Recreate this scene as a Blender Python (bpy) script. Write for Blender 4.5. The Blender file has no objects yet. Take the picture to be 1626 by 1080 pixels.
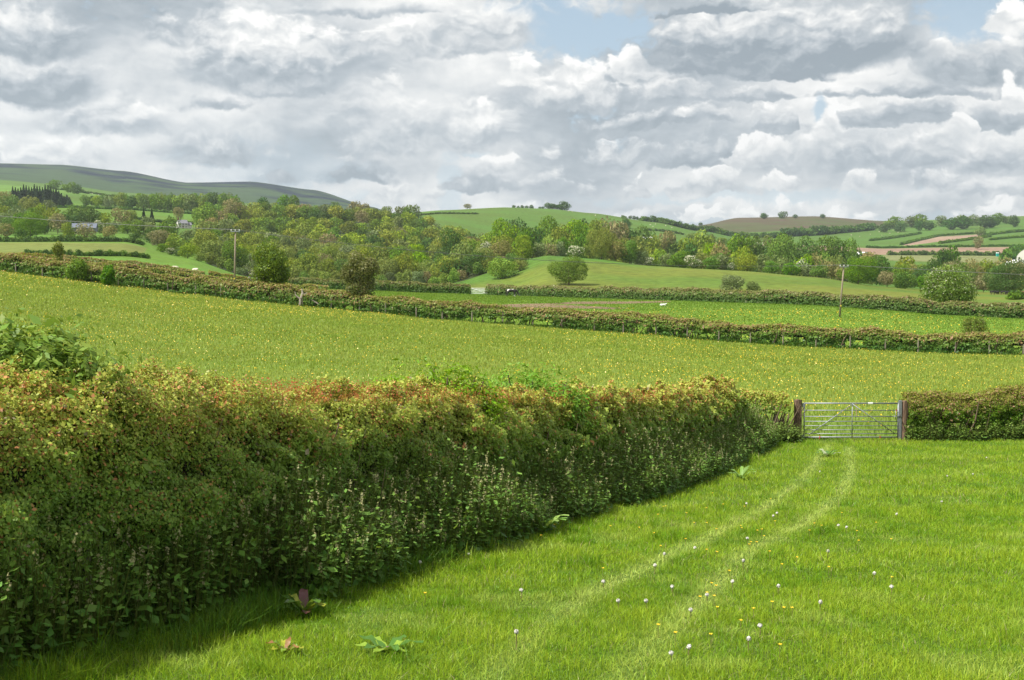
import bpy, math, random
import numpy as np
from mathutils import Vector
rng = np.random.default_rng(7)
random.seed(7)
R = math.radians
sc = bpy.context.scene
col = sc.collection

# ------------------------------------------------------------------ camera
F_PX, W_PX, H_PX, HORIZON = 1900.0, 1626.0, 1080.0, 430.0
PITCH = math.atan((H_PX/2-HORIZON)/F_PX)
cam_d = bpy.data.cameras.new('camera'); cam = bpy.data.objects.new('camera', cam_d); col.objects.link(cam)
cam_d.sensor_width = 36.0; cam_d.lens = 36.0*F_PX/W_PX
cam_d.clip_start = 0.3; cam_d.clip_end = 30000
cam.location = (0, 0, 0); cam.rotation_euler = (math.pi/2-PITCH, 0, 0)
sc.camera = cam
sc.view_settings.view_transform = 'Standard'
sc.view_settings.look = 'None'
sc.view_settings.exposure = 0.8
sc.view_settings.gamma = 1.0
sc.cycles.max_bounces = 6
sc.cycles.diffuse_bounces = 3
sc.cycles.glossy_bounces = 2
sc.cycles.transmission_bounces = 3
sc.cycles.volume_bounces = 0
sc.cycles.use_denoising = True

SUN_EL, SUN_AZ = R(53), R(-114)        # azimuth from +Y towards +X: the sun stands to the left, a little behind the camera
# ------------------------------------------------------------------ sun
sd = bpy.data.lights.new('sun', 'SUN'); so = bpy.data.objects.new('sun', sd); col.objects.link(so)
sd.energy = 5.0; sd.angle = R(0.53); sd.color = (1.0, 0.95, 0.86)
tosun = Vector((math.sin(SUN_AZ)*math.cos(SUN_EL), math.cos(SUN_AZ)*math.cos(SUN_EL), math.sin(SUN_EL)))
so.rotation_euler = tosun.to_track_quat('Z', 'Y').to_euler()
so.location = (-30, -10, 60)

def ray(px, py):
    x = (px-W_PX/2)/F_PX; y = -(py-H_PX/2)/F_PX
    c, s = math.cos(PITCH), math.sin(PITCH)
    return x, c+y*s, -s+y*c
def slope(py):
    """height per metre of depth seen at picture row py"""
    y = -(py-H_PX/2)/F_PX
    c, s = math.cos(PITCH), math.sin(PITCH)
    return (-s+y*c)/(c+y*s)
def at(px, py, Y):
    dx, dy, dz = ray(px, py)
    return Vector((dx/dy*Y, Y, dz/dy*Y))

# ------------------------------------------------------------------ node helper
class NT:
    def __init__(s, tree): s.t = tree; s.n = tree.nodes; s.l = tree.links
    def node(s, typ, ins=None, **kw):
        nd = s.n.new(typ)
        for k, v in kw.items(): setattr(nd, k, v)
        for k, v in (ins or {}).items():
            sock = nd.inputs[k]
            if hasattr(v, 'is_output') or isinstance(v, bpy.types.NodeSocket): s.l.new(v, sock)
            else: sock.default_value = v
        return nd
    def m(s, op, a, b=None, c=None, clamp=False):
        nd = s.n.new('ShaderNodeMath'); nd.operation = op; nd.use_clamp = clamp
        for i, v in enumerate((a, b, c)):
            if v is None: continue
            if isinstance(v, bpy.types.NodeSocket): s.l.new(v, nd.inputs[i])
            else: nd.inputs[i].default_value = v
        return nd.outputs[0]
    def vm(s, op, a, b=None, scale=None):
        nd = s.n.new('ShaderNodeVectorMath'); nd.operation = op
        for i, v in enumerate((a, b)):
            if v is None: continue
            if isinstance(v, bpy.types.NodeSocket): s.l.new(v, nd.inputs[i])
            else: nd.inputs[i].default_value = v
        if scale is not None: nd.inputs['Scale'].default_value = scale
        return nd.outputs['Value'] if op == 'LENGTH' else nd.outputs[0]
    def mix(s, f, a, b, blend='MIX'):
        nd = s.n.new('ShaderNodeMix'); nd.data_type = 'RGBA'; nd.blend_type = blend
        for k, v in ((0, f), (6, a), (7, b)):
            if isinstance(v, bpy.types.NodeSocket): s.l.new(v, nd.inputs[k])
            else: nd.inputs[k].default_value = v if k == 0 else (*v, 1)
        return nd.outputs[2]
    def mr(s, v, a, b, c=0.0, d=1.0, smooth=True):
        nd = s.n.new('ShaderNodeMapRange'); nd.interpolation_type = 'SMOOTHSTEP' if smooth else 'LINEAR'
        s.l.new(v, nd.inputs[0])
        for i, x in enumerate((a, b, c, d)): nd.inputs[i+1].default_value = x
        return nd.outputs[0]
    def noise(s, vec, scale, detail=4, rough=0.5, out=0, typ='FBM', dim='3D'):
        nd = s.n.new('ShaderNodeTexNoise'); nd.noise_type = typ; nd.noise_dimensions = dim
        s.l.new(vec, nd.inputs['Vector']); nd.inputs['Scale'].default_value = scale
        nd.inputs['Detail'].default_value = detail; nd.inputs['Roughness'].default_value = rough
        return nd.outputs[out]

# ------------------------------------------------------------------ world: daylight sky with drifting cumulus
w = bpy.data.worlds.new('World'); sc.world = w; w.use_nodes = True
nt = NT(w.node_tree); nt.n.clear()
SKY_K = 0.10; RELK = 0.23
sky = nt.node('ShaderNodeTexSky', sky_type='NISHITA', sun_disc=False, sun_elevation=SUN_EL, sun_rotation=SUN_AZ, altitude=200, air_density=1.0, dust_density=1.2)
gen = nt.node('ShaderNodeTexCoord').outputs['Generated']
dirn = nt.vm('NORMALIZE', gen)
sep = nt.node('ShaderNodeSeparateXYZ', {0: dirn})
az = nt.m('ARCTAN2', sep.outputs[0], sep.outputs[1]); el = nt.m('ARCSINE', sep.outputs[2])
W0 = nt.node('ShaderNodeCombineXYZ', {0: az, 1: el}).outputs[0]
n1 = nt.noise(W0, 9, 3, 0.5, 1, dim='2D'); n2 = nt.noise(W0, 40, 4, 0.6, 1, dim='2D')
wp = nt.vm('ADD', nt.vm('SCALE', nt.vm('SUBTRACT', n1, (.5, .5, .5)), scale=0.030), nt.vm('SCALE', nt.vm('SUBTRACT', n2, (.5, .5, .5)), scale=0.014))
W1 = nt.vm('ADD', W0, wp)
sw = nt.vm('MULTIPLY', W1, (1.0, 1.6, 1.0))
def billow(vec):
    v = nt.node('ShaderNodeTexVoronoi', {'Vector': vec, 'Scale': 17.0, 'Detail': 3.0, 'Roughness': 0.62, 'Smoothness': .35}, feature='SMOOTH_F1', voronoi_dimensions='2D')
    return nt.m('MULTIPLY_ADD', v.outputs['Distance'], -1.3, 1.0)
bil = billow(sw)                                                # cauliflower lumps, 0 .. 1
rel = nt.m('MULTIPLY', nt.m('SUBTRACT', bil, billow(nt.vm('ADD', sw, (-0.004, 0.009, 0)))), RELK)
fine = nt.m('SUBTRACT', nt.noise(sw, 70, 6, 0.62, dim='2D'), 0.5)
broad = nt.m('SUBTRACT', nt.noise(nt.vm('MULTIPLY', W0, (1.0, 2.6, 1.0)), 5.0, 5, 0.55, dim='2D'), 0.5)
tex = nt.m('ADD', nt.m('MULTIPLY_ADD', bil, 0.35, -.12), nt.m('MULTIPLY', fine, 0.45))
# blue openings: (px, py, rx, ry) of the photograph turned to azimuth/elevation
def ang(px, py):
    dx, dy, dz = ray(px, py); L = math.sqrt(dx*dx+dy*dy+dz*dz)
    return math.atan2(dx, dy), math.asin(dz/L)
gap = None
for px, py, rx, ry, k in [(915, 42, 105, 40, 1), (1560, 18, 70, 34, .9), (762, 240, 22, 12, .8), (1180, 312, 190, 9, .55), (1312, 190, 10, 22, .9), (560, 330, 60, 14, .4), (720, 300, 16, 40, .5), (1230, 355, 300, 14, .4), (430, 268, 120, 34, .25)]:
    a, e = ang(px, py)
    d = nt.vm('LENGTH', nt.vm('MULTIPLY', nt.vm('SUBTRACT', W1, (a, e, 0)), (F_PX/rx, F_PX/ry, 0)))
    g = nt.mr(nt.m('ADD', d, nt.m('MULTIPLY', nt.m('ADD', fine, tex), 1.1)), .45, 1.25, k, 0)
    gap = g if gap is None else nt.m('MAXIMUM', gap, g)
skyblue = nt.vm('SCALE', sky.outputs[0], scale=SKY_K)
skyblue = nt.mix(nt.mr(el, 0.0, 0.30, 0.7, 0.45), skyblue, (.56, .74, .88))
bg_t = nt.m('ADD', nt.m('ADD', 0.50, nt.m('MULTIPLY', broad, 1.5)), nt.m('ADD', nt.m('MULTIPLY', rel, .35), nt.m('MULTIPLY', fine, .12)))
cover = nt.m('MULTIPLY', nt.mr(nt.m('ADD', broad, nt.m('MULTIPLY', fine, .3)), -.36, -.22), nt.m('SUBTRACT', 1.0, gap))
# single clouds, farthest (lowest) first: px, base py, half width, height, base tone, top tone, edge softness
CL = [
 (600,330,60,30,.45,.85,.35),(705,342,110,30,.5,.85,.35),(870,335,120,16,.5,.75,.4),(1000,340,70,20,.5,.8,.4),
 (1110,344,50,24,.62,.98,.15),(1185,342,62,24,.62,.98,.15),(1262,338,62,32,.6,.97,.2),(1318,342,44,24,.6,.9,.3),(1378,345,26,28,.6,.95,.25),(1440,345,60,30,.4,.6,.6),
 (1590,352,80,40,.6,.95,.25),(1500,330,70,30,.35,.6,.6),
 (625,325,70,66,.5,.9,.4),(690,312,40,24,.45,.8,.5),
 (770,298,90,44,.22,.6,.3),(795,275,40,36,.55,.9,.3),(860,300,70,40,.35,.6,.5),(930,300,44,34,.45,.9,.5),
 (1020,305,60,36,.45,.92,.2),(1110,305,120,48,.45,.95,.2),(1240,298,56,26,.5,.9,.2),(1365,298,55,34,.5,.98,.15),(1470,300,90,34,.4,.8,.25),(1580,305,90,36,.4,.85,.3),
 (560,290,150,44,.05,.42,.5),(450,285,120,50,.2,.45,.6),(340,268,22,22,.5,.85,.5),(412,275,19,14,.55,.8,.6),
 (865,245,34,30,.5,.85,.6),(1000,245,110,40,.3,.75,.35),(1120,258,110,54,.16,.6,.25),
 (1200,262,60,56,.5,1.0,.12),(1290,262,90,50,.4,.75,.35),(1410,262,150,62,.3,.8,.3),(1580,262,90,70,.35,.75,.35),
 (1240,218,72,46,.25,.85,.2),(1345,222,52,66,.55,1.05,.12),(1445,200,110,50,.22,.7,.25),(1580,200,80,50,.2,.7,.3),(1520,218,24,46,.6,1.0,.15),
 (1100,200,90,40,.3,.75,.35),(1000,202,150,42,.16,.78,.25),(1078,190,30,26,.55,.9,.6),
 (120,270,150,90,.5,.8,.55),(40,262,80,70,.5,.85,.45),(210,190,34,40,.55,1.0,.25),(330,250,150,80,.25,.6,.5),(160,200,150,60,.35,.75,.5),
 (640,235,110,90,.38,.8,.5),(745,225,110,100,.4,.85,.45),(775,190,22,60,.7,1.05,.3),(610,150,34,46,.55,.98,.25),(560,200,70,80,.36,.6,.7),
 (820,130,40,62,.6,1.05,.14),(905,140,70,70,.5,1.0,.2),(1000,120,50,58,.6,1.05,.15),(1060,150,90,66,.45,.92,.3),(930,170,130,50,.35,.75,.45),
 (1200,165,170,30,.25,.7,.35),(1400,158,280,34,.2,.6,.4),(1240,128,230,34,.2,.6,.35),
 (1510,100,26,64,.55,1.05,.2),(1600,120,44,74,.25,.85,.3),(1560,120,110,76,.25,.65,.4),(1606,160,24,60,.6,1.05,.2),
 (60,148,110,84,.15,.72,.35),(40,72,150,80,.2,.75,.4),(345,172,90,40,.15,.4,.6),(450,150,150,46,.08,.5,.4),(420,126,170,130,.3,1.0,.35),
 (650,80,190,60,.4,.92,.35),(760,60,110,90,.4,.85,.4),(560,16,220,24,.3,.7,.5),
 (1240,95,270,120,.12,.82,.3),(1130,16,190,20,.0,.2,.4),(1610,36,40,50,.6,1.0,.2),(250,60,80,50,.3,.5,.6),
]
# node group: one cumulus, laid over the tone and cover found so far
cg = bpy.data.node_groups.new('cumulus', 'ShaderNodeTree')
for nm, ty in (('W', 'Vector'), ('Scale', 'Vector'), ('Offset', 'Vector'), ('Tex', 'Float'), ('Relief', 'Float'), ('Lump', 'Float'), ('Inner', 'Float'), ('Base', 'Float'), ('Rise', 'Float'), ('Tone', 'Float'), ('Cover', 'Float')):
    cg.interface.new_socket(nm, in_out='INPUT', socket_type='NodeSocket'+ty)
for nm in ('Tone', 'Cover'): cg.interface.new_socket(nm, in_out='OUTPUT', socket_type='NodeSocketFloat')
cg.interface.new_socket('W', in_out='OUTPUT', socket_type='NodeSocketVector')
g = NT(cg); gi = g.node('NodeGroupInput').outputs
u = g.n.new('ShaderNodeVectorMath'); u.operation = 'MULTIPLY_ADD'
g.l.new(gi[0], u.inputs[0]); g.l.new(gi[1], u.inputs[1]); g.l.new(gi[2], u.inputs[2])
s_ = g.node('ShaderNodeSeparateXYZ', {0: u.outputs[0]}); v = s_.outputs[1]
vv = g.m('MAXIMUM', v, g.m('MULTIPLY', v, -3.2))
r = g.m('SQRT', g.m('MULTIPLY_ADD', s_.outputs[0], s_.outputs[0], g.m('MULTIPLY', vv, vv)))
r2 = g.m('MULTIPLY_ADD', gi['Tex'], gi['Lump'], r)
al = g.m('MULTIPLY', g.m('SUBTRACT', 1.05, r2), gi['Inner'], clamp=True)
al = g.m('MULTIPLY', g.m('MULTIPLY', al, al), g.m('MULTIPLY_ADD', al, -2.0, 3.0))
q = g.m('MULTIPLY', g.m('MULTIPLY_ADD', gi['Tex'], .5, v), 1.25, clamp=True)
q = g.m('POWER', q, 0.85)
tv = g.m('ADD', g.m('MULTIPLY_ADD', q, gi['Rise'], gi['Base']), gi['Relief'])
go = g.node('NodeGroupOutput', {0: g.m('MULTIPLY_ADD', g.m('SUBTRACT', tv, gi['Tone']), al, gi['Tone']), 1: g.m('MAXIMUM', gi['Cover'], al)})
wn = g.n.new('ShaderNodeVectorMath'); wn.operation = 'MULTIPLY_ADD'; wn.inputs[1].default_value = (1e-9, 1e-9, 0)   # keeps the chain in order
g.l.new(al, wn.inputs[0]); g.l.new(gi[0], wn.inputs[2]); g.l.new(wn.outputs[0], go.inputs[2])
relf = nt.m('ADD', rel, nt.m('MULTIPLY', fine, .30))
T, C_, WC = bg_t, cover, W1
for px, py, rx, h, t0, t1, soft in CL:
    a, e = ang(px, py); sx, sy = F_PX/rx, F_PX/h
    c = nt.n.new('ShaderNodeGroup'); c.node_tree = cg
    for i, val in enumerate((WC, (sx, sy, 0), (-a*sx, -e*sy, 0), tex, relf, -min(1.6, 60.0/h), 1/(.05+soft), t0, t1-t0, T, C_)):
        if isinstance(val, bpy.types.NodeSocket): nt.l.new(val, c.inputs[i])
        else: c.inputs[i].default_value = val
    T, C_, WC = c.outputs[0], c.outputs[1], c.outputs[2]
rmp = nt.node('ShaderNodeValToRGB', {0: nt.m('MULTIPLY_ADD', T, 1.42, -.15)}); cr = rmp.color_ramp
cr.elements[0].position = 0.0; cr.elements[0].color = (.265, .32, .37, 1)
cr.elements[1].position = 1.0; cr.elements[1].color = (1.08, 1.06, 1.03, 1)
cr.elements.new(.30).color = (.435, .485, .53, 1); cr.elements.new(.6).color = (.71, .73, .74, 1); cr.elements.new(.85).color = (.93, .925, .905, 1)
colr = nt.mix(C_, skyblue, rmp.outputs[0])
# thin brightening of the air towards the horizon, darker soft ground bounce below it
colr = nt.mix(nt.mr(el, -0.02, 0.12, .20, 0.0), colr, (.62, .71, .77))
colr = nt.mix(nt.mr(el, -0.10, -0.04, 1, 0), colr, (.20, .24, .12))
bgn = nt.node('ShaderNodeBackground', {'Color': colr, 'Strength': 0.61})
wo = nt.node('ShaderNodeOutputWorld', {'Surface': bgn.outputs[0]})
w.cycles.sampling_method = 'MANUAL'; w.cycles.sample_map_resolution = 512

# ------------------------------------------------------------------ tagging
def tag(o, label=None, cat=None, group=None, kind=None):
    if label: o['label'] = label
    if cat: o['category'] = cat
    if group: o['group'] = group
    if kind: o['kind'] = kind
    return o
def empty(name, loc, rz=0.0):
    o = bpy.data.objects.new(name, None); col.objects.link(o); o.location = loc; o.rotation_euler = (0, 0, rz)
    o.empty_display_size = 0.3
    return o

# ------------------------------------------------------------------ terrain: depth/height profiles along sight columns
def Z(Y, py): return (Y, Y*slope(py))
NEAR = [(-80, 4.4), (9, -3.08), (41, -5.76)]
COLS = {
 -700:[Z(126,395),Z(200,385),Z(280,380),Z(350,375),Z(480,365),Z(650,350),Z(1000,330),Z(1500,300),Z(2300,290),Z(4500,262),Z(9000,330)],
 0:   [Z(122,431),Z(200,417),Z(280,410),Z(350,404),Z(480,384),Z(650,372),Z(1000,340),Z(1500,304),Z(2100,292),Z(4500,266),Z(9000,330)],
 100: [Z(120,443),Z(200,421),Z(280,412),Z(350,405),Z(480,384),Z(650,372),Z(1000,340),Z(1500,306),Z(2200,297),Z(4500,267),Z(9000,330)],
 200: [Z(119,455),Z(190,430),Z(280,418),Z(350,407),Z(480,385),Z(650,370),Z(1000,340),Z(1500,322),Z(2300,308),Z(4500,277),Z(9000,340)],
 300: [Z(117,468),Z(190,443),Z(280,429),Z(350,419),Z(480,410),Z(650,395),Z(1000,350),Z(1500,326),Z(2300,313),Z(4500,294.5),Z(9000,345)],
 400: [Z(116,479),Z(240,452),Z(310,446),Z(400,442),Z(500,440),Z(650,420),Z(850,385),Z(1080,345),Z(2300,325),Z(4500,293),Z(9000,350)],
 500: [Z(114,489),Z(240,458),Z(310,450),Z(400,447),Z(500,447),Z(650,425),Z(850,388),Z(1080,347),Z(2300,338),Z(4500,306),Z(9000,360)],
 590: [Z(112,498),Z(236,462),Z(310,455),Z(400,453),Z(500,450),Z(650,427),Z(850,392),Z(1080,354),Z(2000,342),Z(4500,333),Z(9000,370)],
 700: [Z(111,508),Z(236,466),Z(310,459),Z(400,457),Z(500,452),Z(650,432),Z(850,400),Z(1080,372),Z(1800,335.5),Z(4500,380),Z(9000,385)],
 800: [Z(110,515),Z(235,469),Z(310,463),Z(400,455),Z(500,420),Z(650,415),Z(850,403),Z(1100,388),Z(1800,331),Z(4500,385),Z(9000,390)],
 870: [Z(108,521),Z(225,471),Z(290,466),Z(350,458),Z(500,406),Z(620,412),Z(850,405),Z(1200,388),Z(1800,332.5),Z(4500,385),Z(9000,390)],
 940: [Z(107,526),Z(212,474),Z(270,468),Z(340,461),Z(500,411),Z(620,416),Z(850,406),Z(1200,388),Z(1800,339),Z(4500,380),Z(9000,390)],
 1040:[Z(106,533),Z(200,477),Z(260,470),Z(330,463),Z(500,423),Z(620,427),Z(850,408),Z(1200,390),Z(1800,353),Z(4500,368),Z(9000,385)],
 1110:[Z(105.5,540),Z(195,479),Z(250,472),Z(325,464),Z(480,427),Z(620,432),Z(850,410),Z(1200,393),Z(1800,368),Z(2900,358),Z(9000,375)],
 1170:[Z(105,544),Z(190,480.5),Z(240,473),Z(320,465),Z(480,430),Z(620,436),Z(850,412),Z(1200,394),Z(1900,376),Z(2900,346),Z(9000,375)],
 1290:[Z(104,551),Z(183,484),Z(235,476),Z(315,467),Z(460,440),Z(600,446),Z(850,416),Z(1200,397),Z(1900,378),Z(2900,343.5),Z(9000,375)],
 1400:[Z(103,556),Z(180,491),Z(230,482),Z(310,472),Z(450,456),Z(600,452),Z(850,420),Z(1200,404),Z(1900,378),Z(2900,351),Z(9000,375)],
 1500:[Z(102,560),Z(176,499),Z(225,488),Z(305,476),Z(440,465),Z(600,456),Z(850,424),Z(1200,404),Z(1900,374),Z(2900,349),Z(9000,375)],
 1626:[Z(100,564),Z(170,506),Z(220,494),Z(300,480),Z(430,468),Z(600,462),Z(850,428),Z(1200,405),Z(1900,370),Z(2900,343),Z(9000,370)],
 2300:[Z(92,575),Z(160,520),Z(210,505),Z(290,490),Z(420,475),Z(600,462),Z(850,428),Z(1200,400),Z(1900,365),Z(2900,340),Z(9000,370)],
}
_px = sorted(COLS)
_t = np.array([(p-W_PX/2)/F_PX for p in _px])
_KY = np.array([[k[0] for k in NEAR+COLS[p]] for p in _px]); _KZ = np.array([[k[1] for k in NEAR+COLS[p]] for p in _px])
def terr(X, Y):
    X = np.atleast_1d(np.asarray(X, float)); Y = np.atleast_1d(np.asarray(Y, float))
    t = np.clip(X/np.maximum(Y, 40), _t[0], _t[-1])
    i = np.clip(np.searchsorted(_t, t)-1, 0, len(_t)-2)
    f = (t-_t[i])/(_t[i+1]-_t[i]); f = f*f*(3-2*f)*.5+f*.5; f = f[:, None]
    ky = _KY[i]*(1-f)+_KY[i+1]*f; kz = _KZ[i]*(1-f)+_KZ[i+1]*f
    h = np.diff(ky, axis=1); d = np.diff(kz, axis=1)/h
    m = np.zeros_like(ky)
    a, b = d[:, :-1], d[:, 1:]
    same = a*b > 0
    w1 = 2*h[:, 1:]+h[:, :-1]; w2 = h[:, 1:]+2*h[:, :-1]
    with np.errstate(all='ignore'):
        hm = (w1+w2)/(w1/a+w2/b)
    m[:, 1:-1] = np.where(same, hm, 0); m[:, 0] = d[:, 0]; m[:, -1] = d[:, -1]
    k = np.clip((ky <= Y[:, None]).sum(1)-1, 0, ky.shape[1]-2); r = np.arange(len(Y))
    hh = h[r, k]; s = np.clip((Y-ky[r, k])/hh, 0, 1)
    y0, y1, m0, m1 = kz[r, k], kz[r, k+1], m[r, k], m[r, k+1]
    z = (2*s**3-3*s**2+1)*y0+(s**3-2*s**2+s)*hh*m0+(-2*s**3+3*s**2)*y1+(s**3-s**2)*hh*m1
    # small natural undulation growing with distance
    z = z + np.sin(X*.31+Y*.17)*np.sin(Y*.23-X*.11)*.03*np.clip(Y/30-.3, 0, 1)
    return z
def tz(x, y): return float(terr([x], [y])[0])
def xof(px, Y): return (px-W_PX/2)/F_PX*Y

# smooth pseudo noise for scattering and patches
_nd = rng.normal(size=(24, 3)); _np = rng.uniform(0, 6.28, 24)
def snoise(P, scale, seed=0, octs=3):
    P = np.asarray(P, float)
    if P.shape[1] == 2: P = np.c_[P, np.zeros(len(P))]
    out = np.zeros(len(P)); amp = 1; tot = 0
    for o in range(octs):
        s = np.zeros(len(P))
        for j in range(6):
            q = (j+seed*5+o*7) % 24
            s += np.sin(P@_nd[q]*scale*1.6+_np[(q+seed) % 24])
        out += amp*s/3.2; tot += amp; amp *= .55; scale *= 2.1
    return out/tot

# ------------------------------------------------------------------ mesh helpers
def mesh_obj(name, V, Fv, colr=None, mat=None, parent=None, smooth=False, loc=None):
    """V (n,3); Fv (m,k) equal-sided faces; colr (n,3) point colours"""
    V = np.asarray(V, np.float32); Fv = np.asarray(Fv, np.int32)
    me = bpy.data.meshes.new(name)
    n, (mf, k) = len(V), Fv.shape
    me.vertices.add(n); me.vertices.foreach_set('co', V.ravel())
    me.loops.add(mf*k); me.loops.foreach_set('vertex_index', Fv.ravel())
    me.polygons.add(mf); me.polygons.foreach_set('loop_start', np.arange(0, mf*k, k, dtype=np.int32))
    me.polygons.foreach_set('loop_total', np.full(mf, k, np.int32))
    if smooth: me.polygons.foreach_set('use_smooth', np.ones(mf, bool))
    if colr is not None:
        ca = me.color_attributes.new('col', 'FLOAT_COLOR', 'POINT')
        ca.data.foreach_set('color', np.c_[np.clip(colr, 0, 1), np.ones(n)].astype(np.float32).ravel())
    me.update(calc_edges=True)
    if mat: me.materials.append(mat)
    o = bpy.data.objects.new(name, me); col.objects.link(o)
    if parent: o.parent = parent
    if loc is not None: o.location = loc
    return o
def leaves_geo(C, Nn, size, asp=.55, tilt=1.0, up=0.0, r=rng):
    """diamond leaves at C (n,3), facing roughly Nn; returns verts (4n,3), faces (n,4)"""
    n = len(C)
    N = Nn+r.normal(size=(n, 3))*tilt*.6; N /= np.linalg.norm(N, axis=1)[:, None]+1e-9
    A = r.normal(size=(n, 3)); A[:, 2] += up
    U = A-(A*N).sum(1)[:, None]*N; U /= np.linalg.norm(U, axis=1)[:, None]+1e-9
    Vv = np.cross(N, U)
    s = (size*np.ones(n)*np.clip(np.exp(r.normal(-.05, .32, n)), .45, 2.0))[:, None]*.5
    w_ = s*asp
    V = np.stack([C-U*s, C+Vv*w_+U*s*.15, C+U*s, C-Vv*w_+U*s*.15], 1).reshape(-1, 3)
    F = np.arange(4*n).reshape(n, 4)
    return V, F
def blades_geo(P, h, wd, lean=.35, r=rng, dirn=None):
    """grass blades as bent two-piece strips: 5 verts -> 1 quad + 1 tri written as quads"""
    n = len(P)
    a = r.uniform(0, 6.28, n); l = np.abs(r.normal(0, lean, n))
    la = r.uniform(0, 6.28, n) if dirn is None else dirn+r.normal(0, .7, n)
    H = h*np.ones(n)*r.uniform(.6, 1.3, n); Wd = wd*np.ones(n)*r.uniform(.7, 1.3, n)
    side = np.c_[np.cos(a), np.sin(a), np.zeros(n)]*Wd[:, None]*.5
    ld = np.c_[np.cos(la), np.sin(la), np.zeros(n)]*(l*H)[:, None]
    up = np.zeros((n, 3)); up[:, 2] = H*np.clip(1-.35*l, .25, 1)
    mid = P+ld*.3+up*.58; tip = P+ld*1.05+up
    V = np.stack([P-side, P+side, mid+side*.8, mid-side*.8, tip+side*.1, tip-side*.1], 1).reshape(-1, 3)
    b = np.arange(n)[:, None]*6
    F = np.concatenate([b+np.array([[0, 1, 2, 3]]), b+np.array([[3, 2, 4, 5]])], 0)
    return V, F
def rep(c, k): return np.repeat(c, k, axis=0)

# generic polygon builder for hard-surface things
class MB:
    def __init__(s): s.v = []; s.f = []
    def box(s, c, d, rz=0.0, rx=0.0, taper=1.0):
        b = len(s.v)
        for dz in (-.5, .5):
            k = taper if dz > 0 else 1
            for dx, dy in ((-.5, -.5), (.5, -.5), (.5, .5), (-.5, .5)):
                x, y, z = dx*d[0]*k, dy*d[1]*k, dz*d[2]
                y, z = y*math.cos(rx)-z*math.sin(rx), y*math.sin(rx)+z*math.cos(rx)
                x, y = x*math.cos(rz)-y*math.sin(rz), x*math.sin(rz)+y*math.cos(rz)
                s.v.append((c[0]+x, c[1]+y, c[2]+z))
        s.f += [(b, b+3, b+2, b+1), (b+4, b+5, b+6, b+7)]+[(b+i, b+(i+1) % 4, b+4+(i+1) % 4, b+4+i) for i in range(4)]
        return s
    def tube(s, pts, r, n=8, cap=True):
        pts = [Vector(p) for p in pts]; rs = r if isinstance(r, (list, tuple)) else [r]*len(pts)
        b = len(s.v); prev = None
        for i, p in enumerate(pts):
            d = (pts[min(i+1, len(pts)-1)]-pts[max(i-1, 0)]).normalized()
            a = Vector((0, 0, 1)) if abs(d.z) < .9 else Vector((0, 1, 0))
            if prev is not None: a = prev
            x = (a-d*a.dot(d)).normalized(); y = d.cross(x); prev = x
            for k in range(n):
                q = 2*math.pi*k/n; s.v.append(tuple(p+(x*math.cos(q)+y*math.sin(q))*rs[i]))
        for i in range(len(pts)-1):
            for k in range(n):
                s.f.append((b+i*n+k, b+i*n+(k+1) % n, b+(i+1)*n+(k+1) % n, b+(i+1)*n+k))
        if cap:
            s.f.append(tuple(b+k for k in range(n))[::-1]); e = b+(len(pts)-1)*n; s.f.append(tuple(e+k for k in range(n)))
        return s
    def poly(s, vs):
        b = len(s.v); s.v += [tuple(v) for v in vs]; s.f.append(tuple(range(b, b+len(vs)))); return s
    def build(s, name, mat, parent=None, smooth=False, bevel=0.0):
        me = bpy.data.meshes.new(name); me.from_pydata(s.v, [], s.f); me.update()
        if smooth: me.polygons.foreach_set('use_smooth', [True]*len(me.polygons))
        me.materials.append(mat)
        o = bpy.data.objects.new(name, me); col.objects.link(o)
        if parent: o.parent = parent
        if bevel:
            b = o.modifiers.new('bevel', 'BEVEL'); b.width = bevel; b.segments = 2; b.limit_method = 'ANGLE'
        return o

# ------------------------------------------------------------------ materials
def foliage_mat(name, transl=.35, rough=.5, spec=.25, vary=.35, objvary=.12):
    m = bpy.data.materials.new(name); m.use_nodes = True; t = NT(m.node_tree); t.n.clear()
    c = t.node('ShaderNodeAttribute', attribute_name='col').outputs['Color']
    g = t.node('ShaderNodeNewGeometry').outputs['Random Per Island']
    oi = t.node('ShaderNodeObjectInfo').outputs['Random']
    hsv = t.node('ShaderNodeHueSaturation', {'Color': c,
        'Hue': t.m('ADD', .5, t.m('ADD', t.m('MULTIPLY', t.m('SUBTRACT', oi, .5), objvary*.22), t.m('MULTIPLY', t.m('SUBTRACT', g, .5), .035))),
        'Saturation': t.m('ADD', 1.0, t.m('MULTIPLY', t.m('SUBTRACT', t.m('FRACT', t.m('MULTIPLY', oi, 7.3)), .5), objvary*2.0)),
        'Value': t.m('MULTIPLY', t.m('ADD', 1-vary/2, t.m('MULTIPLY', t.m('FRACT', t.m('MULTIPLY', g, 13.7)), vary)), t.m('ADD', 1-objvary, t.m('MULTIPLY', t.m('FRACT', t.m('MULTIPLY', oi, 3.1)), 2*objvary)))})
    p = t.node('ShaderNodeBsdfPrincipled', {'Base Color': hsv.outputs[0], 'Roughness': rough, 'Specular IOR Level': spec})
    tr = t.node('ShaderNodeBsdfTranslucent', {'Color': t.mix(.35, hsv.outputs[0], (.35, .45, .03), 'MIX')})
    mx = t.node('ShaderNodeMixShader', {0: transl, 1: p.outputs[0], 2: tr.outputs[0]})
    t.node('ShaderNodeOutputMaterial', {0: mx.outputs[0]})
    return m
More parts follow.
